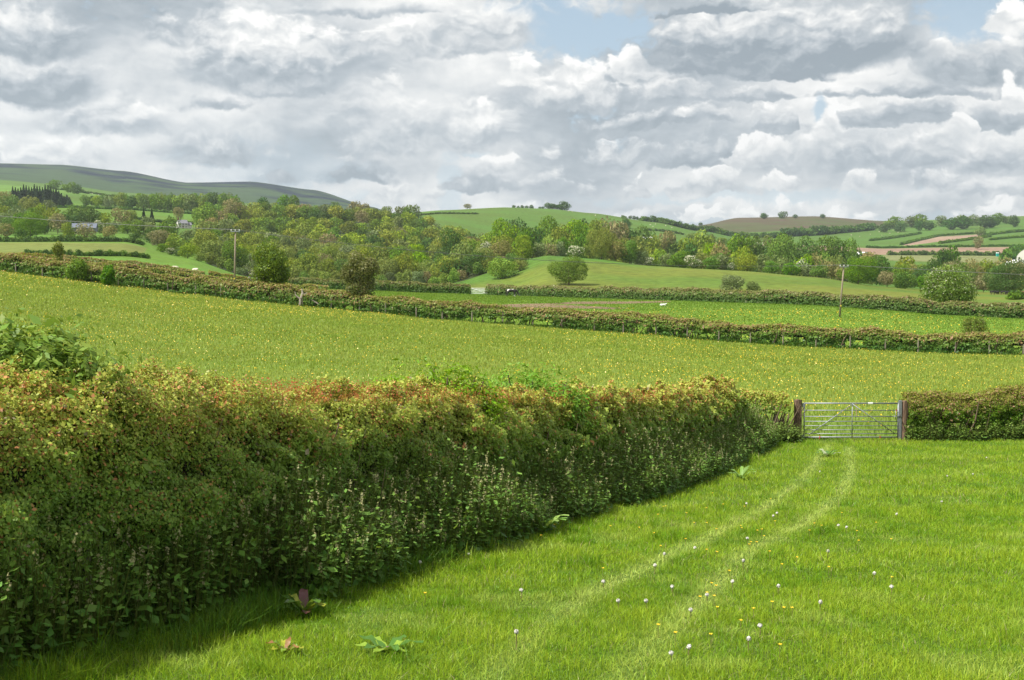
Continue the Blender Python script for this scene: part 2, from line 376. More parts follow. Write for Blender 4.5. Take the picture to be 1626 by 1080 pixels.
def plain_mat(name, c, rough=.7, metal=0.0, n_scale=8.0, n_amt=.35, c2=None, bump=.2, spec=.3, stretch=(1, 1, 1)):
    m = bpy.data.materials.new(name); m.use_nodes = True; t = NT(m.node_tree); t.n.clear()
    tc = t.node('ShaderNodeTexCoord').outputs['Object']; v = t.vm('MULTIPLY', tc, stretch)
    n = t.noise(v, n_scale, 6, .6)
    c2 = c2 or tuple(x*(1-n_amt) for x in c)
    cc = t.mix(t.mr(n, .35, .65), c, c2)
    b = t.node('ShaderNodeBump', {'Height': n, 'Strength': bump, 'Distance': .02})
    p = t.node('ShaderNodeBsdfPrincipled', {'Base Color': cc, 'Roughness': rough, 'Metallic': metal, 'Specular IOR Level': spec, 'Normal': b.outputs[0]})
    t.node('ShaderNodeOutputMaterial', {0: p.outputs[0]})
    return m
def ground_mat(name, near):
    m = bpy.data.materials.new(name); m.use_nodes = True; t = NT(m.node_tree); t.n.clear()
    c = t.node('ShaderNodeAttribute', attribute_name='col').outputs['Color']
    tc = t.node('ShaderNodeTexCoord').outputs['Object']
    flat = t.vm('MULTIPLY', tc, (1, 1, 0))
    if near: a = t.noise(flat, 9.0, 8, .7); b = t.noise(flat, .35, 5, .6)
    else: a = t.noise(flat, .25, 8, .7); b = t.noise(flat, .012, 6, .6)
    k = t.m('ADD', t.mr(a, .25, .75, .66, 1.3), t.mr(b, .3, .7, -.12, .12))
    cc = t.vm('MULTIPLY', c, t.node('ShaderNodeCombineXYZ', {0: k, 1: k, 2: k}).outputs[0])
    hs = t.node('ShaderNodeHueSaturation', {'Hue': t.mr(b, .3, .7, .488, .512), 'Color': cc})
    bp = t.node('ShaderNodeBump', {'Height': a, 'Strength': .5, 'Distance': .05 if near else .8})
    p = t.node('ShaderNodeBsdfPrincipled', {'Base Color': hs.outputs[0], 'Roughness': .95, 'Specular IOR Level': .1, 'Normal': bp.outputs[0]})
    t.node('ShaderNodeOutputMaterial', {0: p.outputs[0]})
    return m
M_LEAF = foliage_mat('leaf', .35, .45, .2, .45); M_TREE = foliage_mat('tree_leaf', .28, .7, .06, .4, .12)
M_GRASS = foliage_mat('grass_blade', .42, .40, .18, .5, 0)
M_BARK = plain_mat('bark', (.12, .09, .06), .9, n_scale=3, n_amt=.5)
M_TWIG = plain_mat('twig', (.17, .12, .08), .85, n_scale=20, n_amt=.4)
# ------------------------------------------------------------------ ground sheets (one grid, split by depth)
GR_NEAR = np.array([.075, .125, .018])
def in_poly(px, Y, poly):
    ins = np.zeros(len(px), bool); n = len(poly)
    for i in range(n):
        x1, y1 = poly[i]; x2, y2 = poly[(i+1) % n]
        c = ((y1 > Y) != (y2 > Y)) & (px < (x2-x1)*(Y-y1)/((y2-y1) if y2 != y1 else 1e-9)+x1)
        ins ^= c
    return ins
# hedge lines in plan
H2 = lambda X: 109.8-.232*X                   # the long straight hedge above the buttercup field
H3PTS = [(-62, 262), (-45.6, 240), (-1.6, 235), (20, 207), (39.6, 186), (55, 177), (73, 170), (110, 160), (150, 150)]
def H3(X): return np.interp(X, [p[0] for p in H3PTS], [p[1] for p in H3PTS])
# field patches far off: (colour, [(px, depth)...])
G_MEAD = (.125, .175, .030); G_PAST = (.12, .20, .022); G_FAR = (.075, .135, .022); G_MOOR = (.060, .075, .030); SOIL = (.23, .15, .105)
FIELDS = [
 ((.135,.165,.040), [(-900,350),(228,352),(235,470),(-900,480)]),      # dull meadow, left
 ((.10,.185,.026), [(-900,300),(400,250),(330,400),(240,352),(-900,352)]),
 ((.085,.165,.024), [(-900,485),(225,485),(225,640),(-900,640)]),
 ((.09,.16,.022), [(70,820),(330,900),(320,1160),(80,1240)]),
 ((.10,.18,.03), [(-900,1500),(140,1500),(330,2000),(-900,2050)]),
 ((.065,.060,.035), [(1085,1960),(1420,2400),(1440,4200),(1040,4200)]),  # rough brown hill
 ((.07,.135,.022), [(1100,1300),(1380,1560),(1700,1560),(2300,1500),(2300,2700),(1440,2450),(1100,2050)]),
 ((.23,.155,.11), [(1180,1180),(1610,1180),(1618,1420),(1180,1420)]),    # ploughed soil
 ((.235,.165,.12), [(1440,1520),(1560,1800),(1566,1920),(1490,1850),(1430,1540)]),
 ((.125,.145,.045), [(1410,960),(1590,960),(1600,1160),(1400,1160)]),
]
def ground_cols(X, Y):
    n = len(X); C = np.tile(np.array(G_FAR), (n, 1)); P2 = np.c_[X, Y]
    px = X/np.maximum(Y, 12)*F_PX+W_PX/2
    h2 = H2(X); h3 = H3(X)
    n1 = snoise(P2, .12, 1)[:, None]; n2 = snoise(P2, .03, 2)[:, None]
    near = Y < 41.2
    C[near] = GR_NEAR
    m = (Y >= 41.2) & (Y < h2); C[m] = (np.array(G_MEAD)*(1+.10*n1+.12*n2))[m]
    m = (Y >= h2) & (Y < h3); C[m] = (np.array(G_PAST)*(1+.10*n1+.08*n2))[m]
    # muddy worn strips in the pasture beside the long hedge
    s = px+20*n1[:, 0]
    mud = (m & (in_poly(s, Y+3*n2[:, 0], [(560,128),(700,150),(800,172),(900,190),(1060,196),(1065,187),(985,182),(880,174),(985,166),(960,160),(800,160),(700,138),(620,121)])))
    C[mud] = (np.array([.17, .12, .075])*(1+.15*n1))[mud]
    m = (Y >= h3) & (Y < 560) & (px > 600)
    yl = np.clip(.5+snoise(P2, .018, 3)*.9, 0, 1)[:, None]
    C[m] = ((1-yl)*np.array([.065, .145, .020])+yl*np.array([.125, .145, .024]))[m]
    m = (Y >= h3) & (Y < 560) & (px <= 600); C[m] = (.10, .185, .024)
    nn = snoise(P2, .02, 4)*.5
    for c, poly in FIELDS:
        k = in_poly(px, Y, poly) & (Y > h3); C[k] = (np.array(c)*(1+.08*n2))[k]
    vine = in_poly(px, Y, FIELDS[-1][1])
    st = (np.sin((X*.8+Y*.6)*.55) > .2) & vine; C[st] = (.20, .21, .10)
    m = (Y > 2400) & (px < 680)
    mo = (snoise(np.c_[X*.6, Y*.5], .018, 5, 3)+.9*snoise(np.c_[X*.35, Y*.35], .007, 2, 2))[:, None]; mo = np.clip(mo*1.5+.5+(Y[:, None]-3600)/2400+.25*snoise(np.c_[X*.5, Y], .03, 8, 3)[:, None], 0, 1)
    C[m] = (mo*np.array([.008, .017, .028])+(1-mo)*np.array([.042, .072, .034]))[m]
    m = (Y > 1960) & (px > 1040) & in_poly(px, Y, FIELDS[5][1]); mo = np.clip(snoise(P2, .03, 6, 3)*1.3+.5, 0, 1)[:, None]
    C[m] = (mo*np.array([.085, .062, .040])+(1-mo)*np.array([.068, .082, .030]))[m]
    gp = np.exp(-((X-(12.6))/1.1)**2-((Y-40.2)/.5)**2)[:, None]; C = C*(1-gp)+np.array([.16, .11, .07])*gp
    # wood floor
    m = (Y > 470) & (Y < 1150) & (px > 330) & (px < 790); C[m] = (.035, .05, .015)
    return C
tt = np.concatenate([np.linspace(-1.6, -.47, 30), np.linspace(-.46, .46, 640), np.linspace(.47, 1.6, 30)])
ys = np.concatenate([np.linspace(-45, 12, 30), np.geomspace(12.3, 7600, 900)])
ys = np.unique(np.append(ys, [41.2]))
TT, YY = np.meshgrid(tt, ys)
XX = TT*np.maximum(YY, 14)*1.0
ZZ = terr(XX.ravel(), YY.ravel())
CC = ground_cols(XX.ravel(), YY.ravel())
nc = len(tt)
def sheet(name, r0, r1, mat):
    rows = r1-r0
    V = np.c_[XX[r0:r1].ravel(), YY[r0:r1].ravel(), ZZ.reshape(XX.shape)[r0:r1].ravel()]
    Cc = CC.reshape(len(ys), nc, 3)[r0:r1].reshape(-1, 3)
    i, j = np.meshgrid(np.arange(rows-1), np.arange(nc-1), indexing='ij'); b = (i*nc+j).ravel()
    F = np.c_[b, b+1, b+nc+1, b+nc]
    o = mesh_obj(name, V, F, Cc, mat, smooth=True); tag(o, kind='structure'); return o
M_GN = ground_mat('meadow_ground', True); M_GF = ground_mat('far_ground', False)
i1 = int(np.searchsorted(ys, 41.2)); i2 = int(np.searchsorted(ys, 300)); i3 = int(np.searchsorted(ys, 2100))
sheet('ground', 0, i2+1, M_GN)
sheet('fields', i2, i3+1, M_GF)
sheet('hills', i3, len(ys), M_GF)
# ------------------------------------------------------------------ hedges
def path_pts(pts, step):
    P = np.array(pts, float); L = np.r_[0, np.cumsum(np.hypot(*np.diff(P, axis=0).T))]
    s = np.arange(0, L[-1]+step*.5, step); s[-1] = L[-1]
    return np.c_[np.interp(s, L, P[:, 0]), np.interp(s, L, P[:, 1])], s, L, P
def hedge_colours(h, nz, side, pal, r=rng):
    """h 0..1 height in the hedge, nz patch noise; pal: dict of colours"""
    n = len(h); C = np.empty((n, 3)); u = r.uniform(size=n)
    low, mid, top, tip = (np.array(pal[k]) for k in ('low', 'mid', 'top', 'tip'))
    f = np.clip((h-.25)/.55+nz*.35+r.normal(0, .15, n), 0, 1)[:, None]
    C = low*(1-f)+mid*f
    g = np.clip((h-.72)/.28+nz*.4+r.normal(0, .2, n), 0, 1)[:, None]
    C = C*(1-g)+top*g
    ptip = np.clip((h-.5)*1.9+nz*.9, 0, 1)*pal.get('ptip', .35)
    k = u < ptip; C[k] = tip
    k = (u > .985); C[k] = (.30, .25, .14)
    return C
def hedge_mesh(pts, H, Wd, n_per_m, leaf, pal, parent, mat, lean=0.0, rag=.12, gaps=0.0, near_fn=None, seed=0, name='foliage', base=0.0, depth=.5, zoff=0.0, nscale=1.0):
    """leaf cards through the outer shell of a clipped hedge standing on the ground along pts; the cross-section is a rounded box"""
    q, s, L, P = path_pts(pts, .25)
    n = int(n_per_m*L[-1])
    u = rng.uniform(0, L[-1], n)
    if near_fn is not None:
        keep = rng.uniform(size=n) < near_fn(np.interp(u, L, P[:, 0]), np.interp(u, L, P[:, 1])); u = u[keep]; n = len(u)
    cx, cy = np.interp(u, L, P[:, 0]), np.interp(u, L, P[:, 1])
    k = np.clip(np.searchsorted(L, u)-1, 0, len(P)-2); d = P[k+1]-P[k]; d /= np.linalg.norm(d, axis=1)[:, None]
    nr = np.c_[d[:, 1], -d[:, 0]]                     # to the right of the walking direction
    per = 2*H+Wd; v = rng.uniform(0, per, n)
    a = np.where(v < H, 1.0, np.where(v < H+Wd, 1-2*(v-H)/Wd, -1.0))        # -1..1 across
    hh = np.where(v < H, v, np.where(v < H+Wd, H, per-v))
    lump = snoise(np.c_[u*.8, hh*2.3, a*Wd*1.2], 1.25*nscale, seed, 3); lump2 = snoise(np.c_[u, hh*1.6, a*Wd], 4.0*nscale, seed+3, 2)
    hw = Wd*.5
    # rounded shoulders and a slightly narrower foot
    ang_ = np.clip((hh-H*.5)/(H*.5), 0, 1)
    shrink = 1-.42*ang_**2-.18*np.clip(.5-hh/H, 0, 1)
    out = a*hw*shrink; zz = (hh-np.abs(a)**6*H*.05)*(1+(.35 if near_fn is not None else 1.)*(.05*np.sin(u*.9+seed)+.045*np.sin(u*.37+2*seed)+.03*np.sin(u*2.1)))
    inner = np.abs(rng.normal(0, 1, n))*depth*.28
    disp = rag*(lump*1.2+lump2*.75)-inner
    N = np.zeros((n, 3)); sidef = np.where(v < H, 1.0, np.where(v < H+Wd, a*.6, -1.0)); upf = np.where((v >= H) & (v < H+Wd), 1.0, .35+ang_*.6)
    N[:, :2] = nr*sidef[:, None]; N[:, 2] = upf; N /= np.linalg.norm(N, axis=1)[:, None]
    C = np.c_[cx+nr[:, 0]*out, cy+nr[:, 1]*out, zz]+N*disp[:, None]
    g = terr(cx, cy)+zoff; C[:, 2] += g
    ok = (C[:, 2]-g > base)
    if near_fn is not None: ok &= ~((v > H+Wd) & (hh < H*.6) & (rng.uniform(size=n) < .75))
    if gaps: ok &= ~((snoise(np.c_[u, hh*2.2, np.zeros(n)], 1.6, seed+9, 2)+ (1-hh/H)*gaps*1.5 > 1.05-gaps*.3) & (hh < H*.62))
    hole = snoise(np.c_[u, hh*1.2, a], 2.9*nscale, seed+5, 2) > .62
    ok &= ~(hole & (rng.uniform(size=n) < .85))
    C, N, hh_, l_, sd = C[ok], N[ok], (hh/H)[ok], lump[ok], sidef[ok]
    dist = np.hypot(C[:, 0], C[:, 1]); big = snoise(C, 1.1, seed+11, 2)
    sz = leaf*np.clip(dist/14, .85, 2.4) if near_fn is not None else leaf*np.ones(len(C))
    sz = sz*np.where((big > .35) & (hh_ < .8), 1.55, 1.0)
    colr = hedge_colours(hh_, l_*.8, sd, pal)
    V, F = leaves_geo(C, N, sz, .6, .9)
    return mesh_obj(name, V, F, rep(colr, 4), mat, parent)
def hedge_core(pts, H, Wd, parent, mat, seed=0, name='branches', zf=.86, zb=.15, step=.35, zoff=0.0):
    """the dark tangle of wood inside, a lumpy closed loft kept well inside the leaves"""
    q, s, L, P = path_pts(pts, step)
    V = []; ring = [(-.5, zb), (-.62, .45), (-.55, zf*.9), (0, zf), (.55, zf*.9), (.62, .45), (.5, zb)]
    for i, (x, y) in enumerate(q):
        k = min(i, len(q)-2); d = (q[k+1]-q[k])/np.linalg.norm(q[k+1]-q[k]); nr = np.array([d[1], -d[0]]); g = tz(x, y)+zoff
        for j, (a, b) in enumerate(ring):
            l = 1+.12*math.sin(i*1.7+j*2.1)+.08*math.sin(i*.6+j)
            e = .25 if i in (0, len(q)-1) else 1
            V.append((x+nr[0]*a*Wd*.5*l*e, y+nr[1]*a*Wd*.5*l*e, g+b*H*(1+.03*math.sin(i*2.3+j))))
    m = len(ring); F = []
    for i in range(len(q)-1):
        for j in range(m): F.append((i*m+j, i*m+(j+1) % m, (i+1)*m+(j+1) % m, (i+1)*m+j))
    return mesh_obj(name, V, F, None, mat, parent)
def hedge_stems(pts, H, Wd, n_per_m, parent, mat, rad=.018, seed=1, name='stems', h0=0.0, zoff=0.0):
    """upright and slanting stems, four-sided"""
    r = np.random.default_rng(seed+50)
    q, s, L, P = path_pts(pts, .5); n = int(n_per_m*L[-1]); u = r.uniform(0, L[-1], n)
    cx, cy = np.interp(u, L, P[:, 0]), np.interp(u, L, P[:, 1]); g = terr(cx, cy)+zoff
    d = (P[-1]-P[0])/np.linalg.norm(P[-1]-P[0]); nr = np.array([d[1], -d[0]])
    b = np.c_[cx, cy, g]; off = r.normal(0, .18, n)*Wd; b[:, 0] += nr[0]*off; b[:, 1] += nr[1]*off; b[:, 2] += h0
    t = b.copy(); sl = r.normal(0, .28, n); t[:, 0] += d[0]*sl*H+nr[0]*off*.8; t[:, 1] += d[1]*sl*H+nr[1]*off*.8; t[:, 2] = b[:, 2]+H*r.uniform(.45, .95, n)
    mid = (b+t)/2+r.normal(0, .06, (n, 3))
    rr = rad*r.uniform(.5, 1.5, n)
    V = []
    for p, k in ((b, 1.0), (mid, .8), (t, .35)):
        for a in range(4):
            c = np.array([math.cos(a*1.571), math.sin(a*1.571), 0]); V.append(p+c*(rr*k)[:, None])
    V = np.stack(V, 1).reshape(-1, 3); bb = np.arange(n)[:, None]*12
    F = np.concatenate([bb+np.array([[l*4+a, l*4+(a+1) % 4, l*4+4+(a+1) % 4, l*4+4+a]]) for l in (0, 1) for a in range(4)], 0)
    return mesh_obj(name, V, F, None, mat, parent)
M_CORE = plain_mat('hedge_wood', (.036, .040, .018), .95, n_scale=9, n_amt=.5)
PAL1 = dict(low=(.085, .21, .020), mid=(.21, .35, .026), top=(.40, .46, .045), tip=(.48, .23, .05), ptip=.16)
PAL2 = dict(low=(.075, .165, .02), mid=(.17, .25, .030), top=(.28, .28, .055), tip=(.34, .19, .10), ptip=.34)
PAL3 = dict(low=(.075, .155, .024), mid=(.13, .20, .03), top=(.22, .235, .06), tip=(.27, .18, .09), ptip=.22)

# the big hedge running away on the left, X = -7.55 + .39 Y
HX = lambda Y: -7.55+.39*Y
near_line = lambda y0, y1, off=-.62: [(HX(y)+off*.93, y-off*-.36*0) for y in (y0, (y0+y1)/2, y1)]
dens = lambda X, Y: np.clip((13/np.maximum(np.hypot(X, Y), 1))**1.7, .17, 1)*np.where(Y < 6, .3, 1)
hg = tag(empty('hedge', (HX(20)-.6, 20, tz(HX(20)-.6, 20))), 'long clipped hawthorn hedge with red tipped shoots along the left of the near field', 'hedge')
def parent_keep(o, p):
    o.parent = p; o.location = o.location-p.location; return o
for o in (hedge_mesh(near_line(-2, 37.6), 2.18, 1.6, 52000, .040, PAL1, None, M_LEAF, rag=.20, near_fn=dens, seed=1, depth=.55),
          hedge_core(near_line(-2, 37.4), 2.12, .9, None, M_CORE, zf=.84),
          hedge_stems(near_line(-2, 37.4), 2.0, 1.3, 9, None, M_TWIG, .014)):
    parent_keep(o, hg)
# red shoots standing up from the clipped top
def shoots(name, pts, H, Wd, n, h, colr, parent, sz=.03, cond=None):
    q, s, L, P = path_pts(pts, .5); u = rng.uniform(0, L[-1], n); cx, cy = np.interp(u, L, P[:, 0]), np.interp(u, L, P[:, 1])
    if cond is not None: k = rng.uniform(size=n) < cond(cx, cy); u, cx, cy = u[k], cx[k], cy[k]; n = len(u)
    d = (P[-1]-P[0])/np.linalg.norm(P[-1]-P[0]); nr = np.array([d[1], -d[0]]); off = (rng.uniform(size=n)**1.4-.5)*.9*Wd
    b = np.c_[cx+nr[0]*off, cy+nr[1]*off, terr(cx, cy)+H-.10-.6*np.abs(off/Wd)**3*H*.3]
    lean = rng.normal(0, .25, (n, 2)); hh = h*rng.uniform(.4, 1.4, n)
    Vs, Fs, Cs = [], [], []; k0 = 0
    for j in range(7):
        f = j/6.0
        c = b.copy(); c[:, :2] += lean*(hh*f)[:, None]+rng.normal(0, .008, (n, 2)); c[:, 2] += hh*f+.02
        V, F = leaves_geo(c, np.tile([0, 0, .4], (n, 1)), sz*(1.15-.45*f), .5, 1.3, up=1.2); Vs.append(V); Fs.append(F+k0); k0 += len(V)
        cc = np.array(colr[0])*(1-f)+np.array(colr[1])*f; Cs.append(np.tile(cc, (len(V), 1))*rep(rng.uniform(.7, 1.3, (n, 1)), 4))
    return mesh_obj(name, np.concatenate(Vs), np.concatenate(Fs), np.concatenate(Cs), M_LEAF, parent)
nf = lambda x, y: np.clip(.35+.65*np.clip(snoise(np.c_[x, y], .9, 3, 2)+.45, 0, 1), 0, 1)*np.clip(1.4-.03*y, .3, 1)
parent_keep(shoots('shoots', near_line(0, 37.6), 2.12, 1.5, 17000, .19, ((.30, .22, .05), (.44, .12, .07)), None, .030, nf), hg)

# clipped stub of hedge left of the gate and the hedge right of it
GY = 40.6
def hedge_thing(label, pts, H, Wd, npm, leaf, pal, rag=.1, gaps=0., core=.9, stems=0, rad=.02, seed=0, group=None, base=0.0, cz=.86, cb=.15, depth=.45, name='hedge', mat=None, nscale=1.0):
    P = np.array(pts, float); c = P[len(P)//2]
    t = tag(empty(name, (c[0], c[1], tz(*c))), label, 'hedge', group)
    os_ = [hedge_mesh(pts, H, Wd, npm, leaf, pal, None, mat or M_LEAF, rag=rag, gaps=gaps, seed=seed, base=base, depth=depth, nscale=nscale)]
    if core: os_.append(hedge_core(pts, H, Wd*core*.55, None, M_CORE, zf=cz*.92, zb=cb, step=max(.35, Wd*.4)))
    if stems: os_.append(hedge_stems(pts, H, Wd, stems, None, M_TWIG, rad, seed))
    for o in os_: parent_keep(o, t)
    return t
hedge_thing('short clipped hedge with bare stems below between the long hedge and the gate', [(7.2, 40.9), (9.45, 40.7)], 1.72, 1.1, 9000, .06, dict(PAL1, low=PAL1['mid']), rag=.08, core=0, stems=16, rad=.03, seed=3, base=.95, depth=.5)
hedge_thing('clipped hedge with pinkish top right of the gate', [(13.45, 40.9), (17, 41.1), (21, 41.2), (26, 41.3)], 1.56, 1.2, 9500, .06, dict(PAL1, low=(.08, .17, .024), mid=(.12, .19, .032), top=(.27, .29, .07), tip=(.34, .22, .13), ptip=.26), rag=.13, gaps=.55, core=.45, stems=12, rad=.028, seed=4, cz=.8, cb=.35, depth=.5)

# ------------------------------------------------------------------ near-field vegetation
def scatter_leafy(name, P, hgt, leaf_n, leaf, c_lo, c_hi, spread, asp=.6, droop=.3, mat=M_LEAF, stemw=.006, flower=None, r=rng):
    """upright leafy stems (nettles, young shoots): leaves whorled up each stem"""
    n = len(P); Vs, Fs, Cs = [], [], []; k0 = 0
    H = hgt*r.uniform(.55, 1.3, n); lean = r.normal(0, .16, (n, 2))
    for j in range(leaf_n):
        f = (j+.6)/leaf_n
        a = r.uniform(0, 6.28, n); rr = spread*(1.15-.75*f)*r.uniform(.5, 1.2, n)
        c = P.copy(); c[:, 0] += lean[:, 0]*H*f+np.cos(a)*rr; c[:, 1] += lean[:, 1]*H*f+np.sin(a)*rr; c[:, 2] += H*f
        N = np.c_[np.cos(a)*droop, np.sin(a)*droop, np.ones(n)]
        V, F = leaves_geo(c, N, leaf*(1.2-.6*f), asp, .5, r=r); Vs.append(V); Fs.append(F+k0); k0 += len(V)
        cc = np.array(c_lo)*(1-f)+np.array(c_hi)*f; Cs.append(np.tile(cc, (len(V), 1))*rep(r.uniform(.75, 1.25, (n, 1)), 4))
    tip = P.copy(); tip[:, :2] += lean*H[:, None]; tip[:, 2] += H
    s = np.zeros((n, 3)); s[:, 0] = stemw
    V = np.stack([P-s, P+s, tip+s*.4, tip-s*.4], 1).reshape(-1, 3); Vs.append(V); Fs.append(np.arange(4*n).reshape(n, 4)+k0); k0 += 4*n
    Cs.append(np.tile((.09, .11, .03), (4*n, 1)))
    if flower is not None:
        k = r.uniform(size=n) < flower[0]; T = tip[k]; m = len(T)
        for j in range(10):
            c = T.copy(); c[:, 2] += -.07+.012*j; c += r.normal(0, .009, (m, 3))
            V, F = leaves_geo(c, np.tile([0, -.3, .6], (m, 1)), .026, .8, 1.2, r=r); Vs.append(V); Fs.append(F+k0); k0 += len(V)
            Cs.append(np.tile(flower[1], (len(V), 1)))
    return mesh_obj(name, np.concatenate(Vs), np.concatenate(Fs), np.concatenate(Cs), mat)
def along(n, y0, y1, o0, o1, pw=1.0):
    y = y0+(y1-y0)*rng.uniform(size=n)**pw; off = rng.uniform(o0, o1, n)
    x = HX(y)+off*1.073
    return np.c_[x, y, terr(x, y)], off
# nettles and goosegrass on the bank at the hedge foot: lower and thinner outwards
P_, off = along(19000, 3, 39.5, .0, 1.02, 1.2)
w_ = snoise(P_[:, :2], .55, 8, 3); keep = rng.uniform(size=len(P_)) < np.clip(1.35-off*.9+w_*.9, 0, 1); keep &= ~((P_[:, 1] < 11.8) & (off > .5) & (w_ < .6)) & ~((P_[:, 1] < 17) & (off > .95+.25*w_))
P_ = P_[keep]; off = off[keep]
hgt = np.clip(1.2-off*.78+.28*w_[keep], .14, 1.35)
tag(scatter_leafy('nettles', P_, hgt, 9, .092, (.075, .165, .024), (.17, .29, .046), .085, flower=(.2, (.36, .33, .17))), 'dark green nettles growing thick along the foot of the long hedge', 'nettles', kind='stuff')
x = rng.uniform(13.4, 25, 1500); y = rng.uniform(40.1, 40.7, 1500); P2 = np.c_[x, y, terr(x, y)]
x = rng.uniform(7.2, 9.7, 900); y = rng.uniform(39.6, 40.8, 900); P3 = np.c_[x, y, terr(x, y)]; P3 = P3[(P3[:, 0] < 9.4) | (P3[:, 1] < 40.4)]
Pq = np.concatenate([P2, P3]); hq = np.r_[np.full(len(P2), .55), np.full(len(P3), .55)]
tag(scatter_leafy('nettles', Pq, hq, 7, .10, (.06, .13, .02), (.17, .26, .045), .09), 'bright green nettles and weeds along the hedges beside the gate', 'nettles', kind='stuff')

# elder bushes with big pale leaves showing over the hedge
def leafy_bush(name, label, cat, c, rx, ry, h, n, leaf, cl, ch, group=None, asp=.34, shoots_n=60, z0=0.0, trunk=True, tilt=.8, mat=M_LEAF, up=.3, seed=0, stem_mat=None):
    r = np.random.default_rng(900+seed)
    base = np.array([c[0], c[1], tz(c[0], c[1])+z0])
    t = tag(empty(name, tuple(base)), label, cat, group)
    # leaf whorls on shoots that end on a lumpy ellipsoid
    d = r.normal(size=(shoots_n, 3)); d[:, 2] = np.abs(d[:, 2])*.9+.05; d /= np.linalg.norm(d, axis=1)[:, None]
    rad = r.uniform(.72, 1.08, shoots_n); tipp = d*np.array([rx, ry, 1])*rad[:, None]; tipp[:, 2] = h*(.42+.58*np.abs(d[:, 2])**.55*np.minimum(rad, 1.02))
    per = max(4, n//shoots_n); C = []; f_ = []
    for j in range(per):
        f = 1-r.uniform(0, .55, shoots_n)**1.3; p = tipp*f[:, None]; p[:, 2] = tipp[:, 2]*(f*.8+.2)
        C.append(p+r.normal(0, leaf*.75, (shoots_n, 3))); f_.append(f)
    C = np.concatenate(C); f = np.concatenate(f_)
    N = C*np.array([1/rx, 1/ry, 1/h]); N[:, 2] += .15; N /= np.linalg.norm(N, axis=1)[:, None]
    V, F = leaves_geo(C, N, leaf, asp, tilt, up=up, r=r)
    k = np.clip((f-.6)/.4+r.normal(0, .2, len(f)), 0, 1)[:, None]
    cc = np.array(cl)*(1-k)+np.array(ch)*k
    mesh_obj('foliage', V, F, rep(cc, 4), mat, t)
    mb = MB()
    for i in range(0, shoots_n, max(1, shoots_n//26) if shoots_n > 20 else 99):
        p = tipp[i]; b0 = (0, 0, 0)
        mb.tube([b0, (p[0]*.45, p[1]*.45, p[2]*.5), tuple(p*.95)], [.018*h, .012*h, .004*h], 5, False)
    mb.tube([(0, 0, -.12), (0, 0, .12)], .035, 7)
    mb.build('stems', stem_mat or M_TWIG, t)
    return t
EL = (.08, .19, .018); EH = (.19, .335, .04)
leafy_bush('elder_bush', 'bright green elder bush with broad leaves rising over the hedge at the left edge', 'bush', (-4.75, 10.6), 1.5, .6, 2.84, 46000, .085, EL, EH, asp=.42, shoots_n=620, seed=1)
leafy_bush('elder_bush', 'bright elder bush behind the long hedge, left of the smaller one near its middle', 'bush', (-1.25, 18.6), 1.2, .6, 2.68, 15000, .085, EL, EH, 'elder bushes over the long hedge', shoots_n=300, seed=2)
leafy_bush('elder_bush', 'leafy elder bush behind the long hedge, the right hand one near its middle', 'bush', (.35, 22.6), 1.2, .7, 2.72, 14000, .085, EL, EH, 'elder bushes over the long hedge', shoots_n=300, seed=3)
# low weeds on the far side of the hedge
# sapling twig poking from the hedge top
leafy_bush('hedge_sapling', 'thin sapling twig sticking up out of the clipped hedge top', 'sapling', (-3.05, 14.3), .11, .11, 2.62, 150, .045, (.10, .13, .03), (.14, .17, .04), shoots_n=12, seed=5)

# ------------------------------------------------------------------ the grass of the near field
TR1 = [(1318,704),(1300,722),(1270,750),(1205,800),(1130,845),(1050,888),(960,935),(880,990),(820,1050),(770,1100)]
TR2 = [(1352,706),(1356,735),(1335,775),(1290,815),(1225,850),(1172,890),(1140,935),(1090,985),(1030,1045),(980,1100)]
def ground_at(px, py):
    Y = 4408/(py-590.0)
    return xof(px, Y), Y
def dist_path(X, Y, pts):
    Q = np.array([ground_at(*p) for p in pts]); d = np.full(len(X), 1e9)
    for i in range(len(Q)-1):
        a, b = Q[i], Q[i+1]; ab = b-a; t = np.clip(((X-a[0])*ab[0]+(Y-a[1])*ab[1])/(ab@ab), 0, 1)
        d = np.minimum(d, np.hypot(X-a[0]-t*ab[0], Y-a[1]-t*ab[1]))
    return d
def field_pts(n, y0, y1, right=3.0):
    """uniform by area in the visible wedge, right of the hedge foot"""
    y = np.sqrt(rng.uniform(y0*y0, y1*y1, n)); x = rng.uniform(-.50, .50, n)*(y+right)
    k = (x > HX(y)+.02)
    return x[k], y[k]
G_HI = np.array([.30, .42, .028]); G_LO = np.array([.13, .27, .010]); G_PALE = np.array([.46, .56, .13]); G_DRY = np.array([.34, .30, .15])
Vs, Fs, Cs = [], [], []; k0 = 0
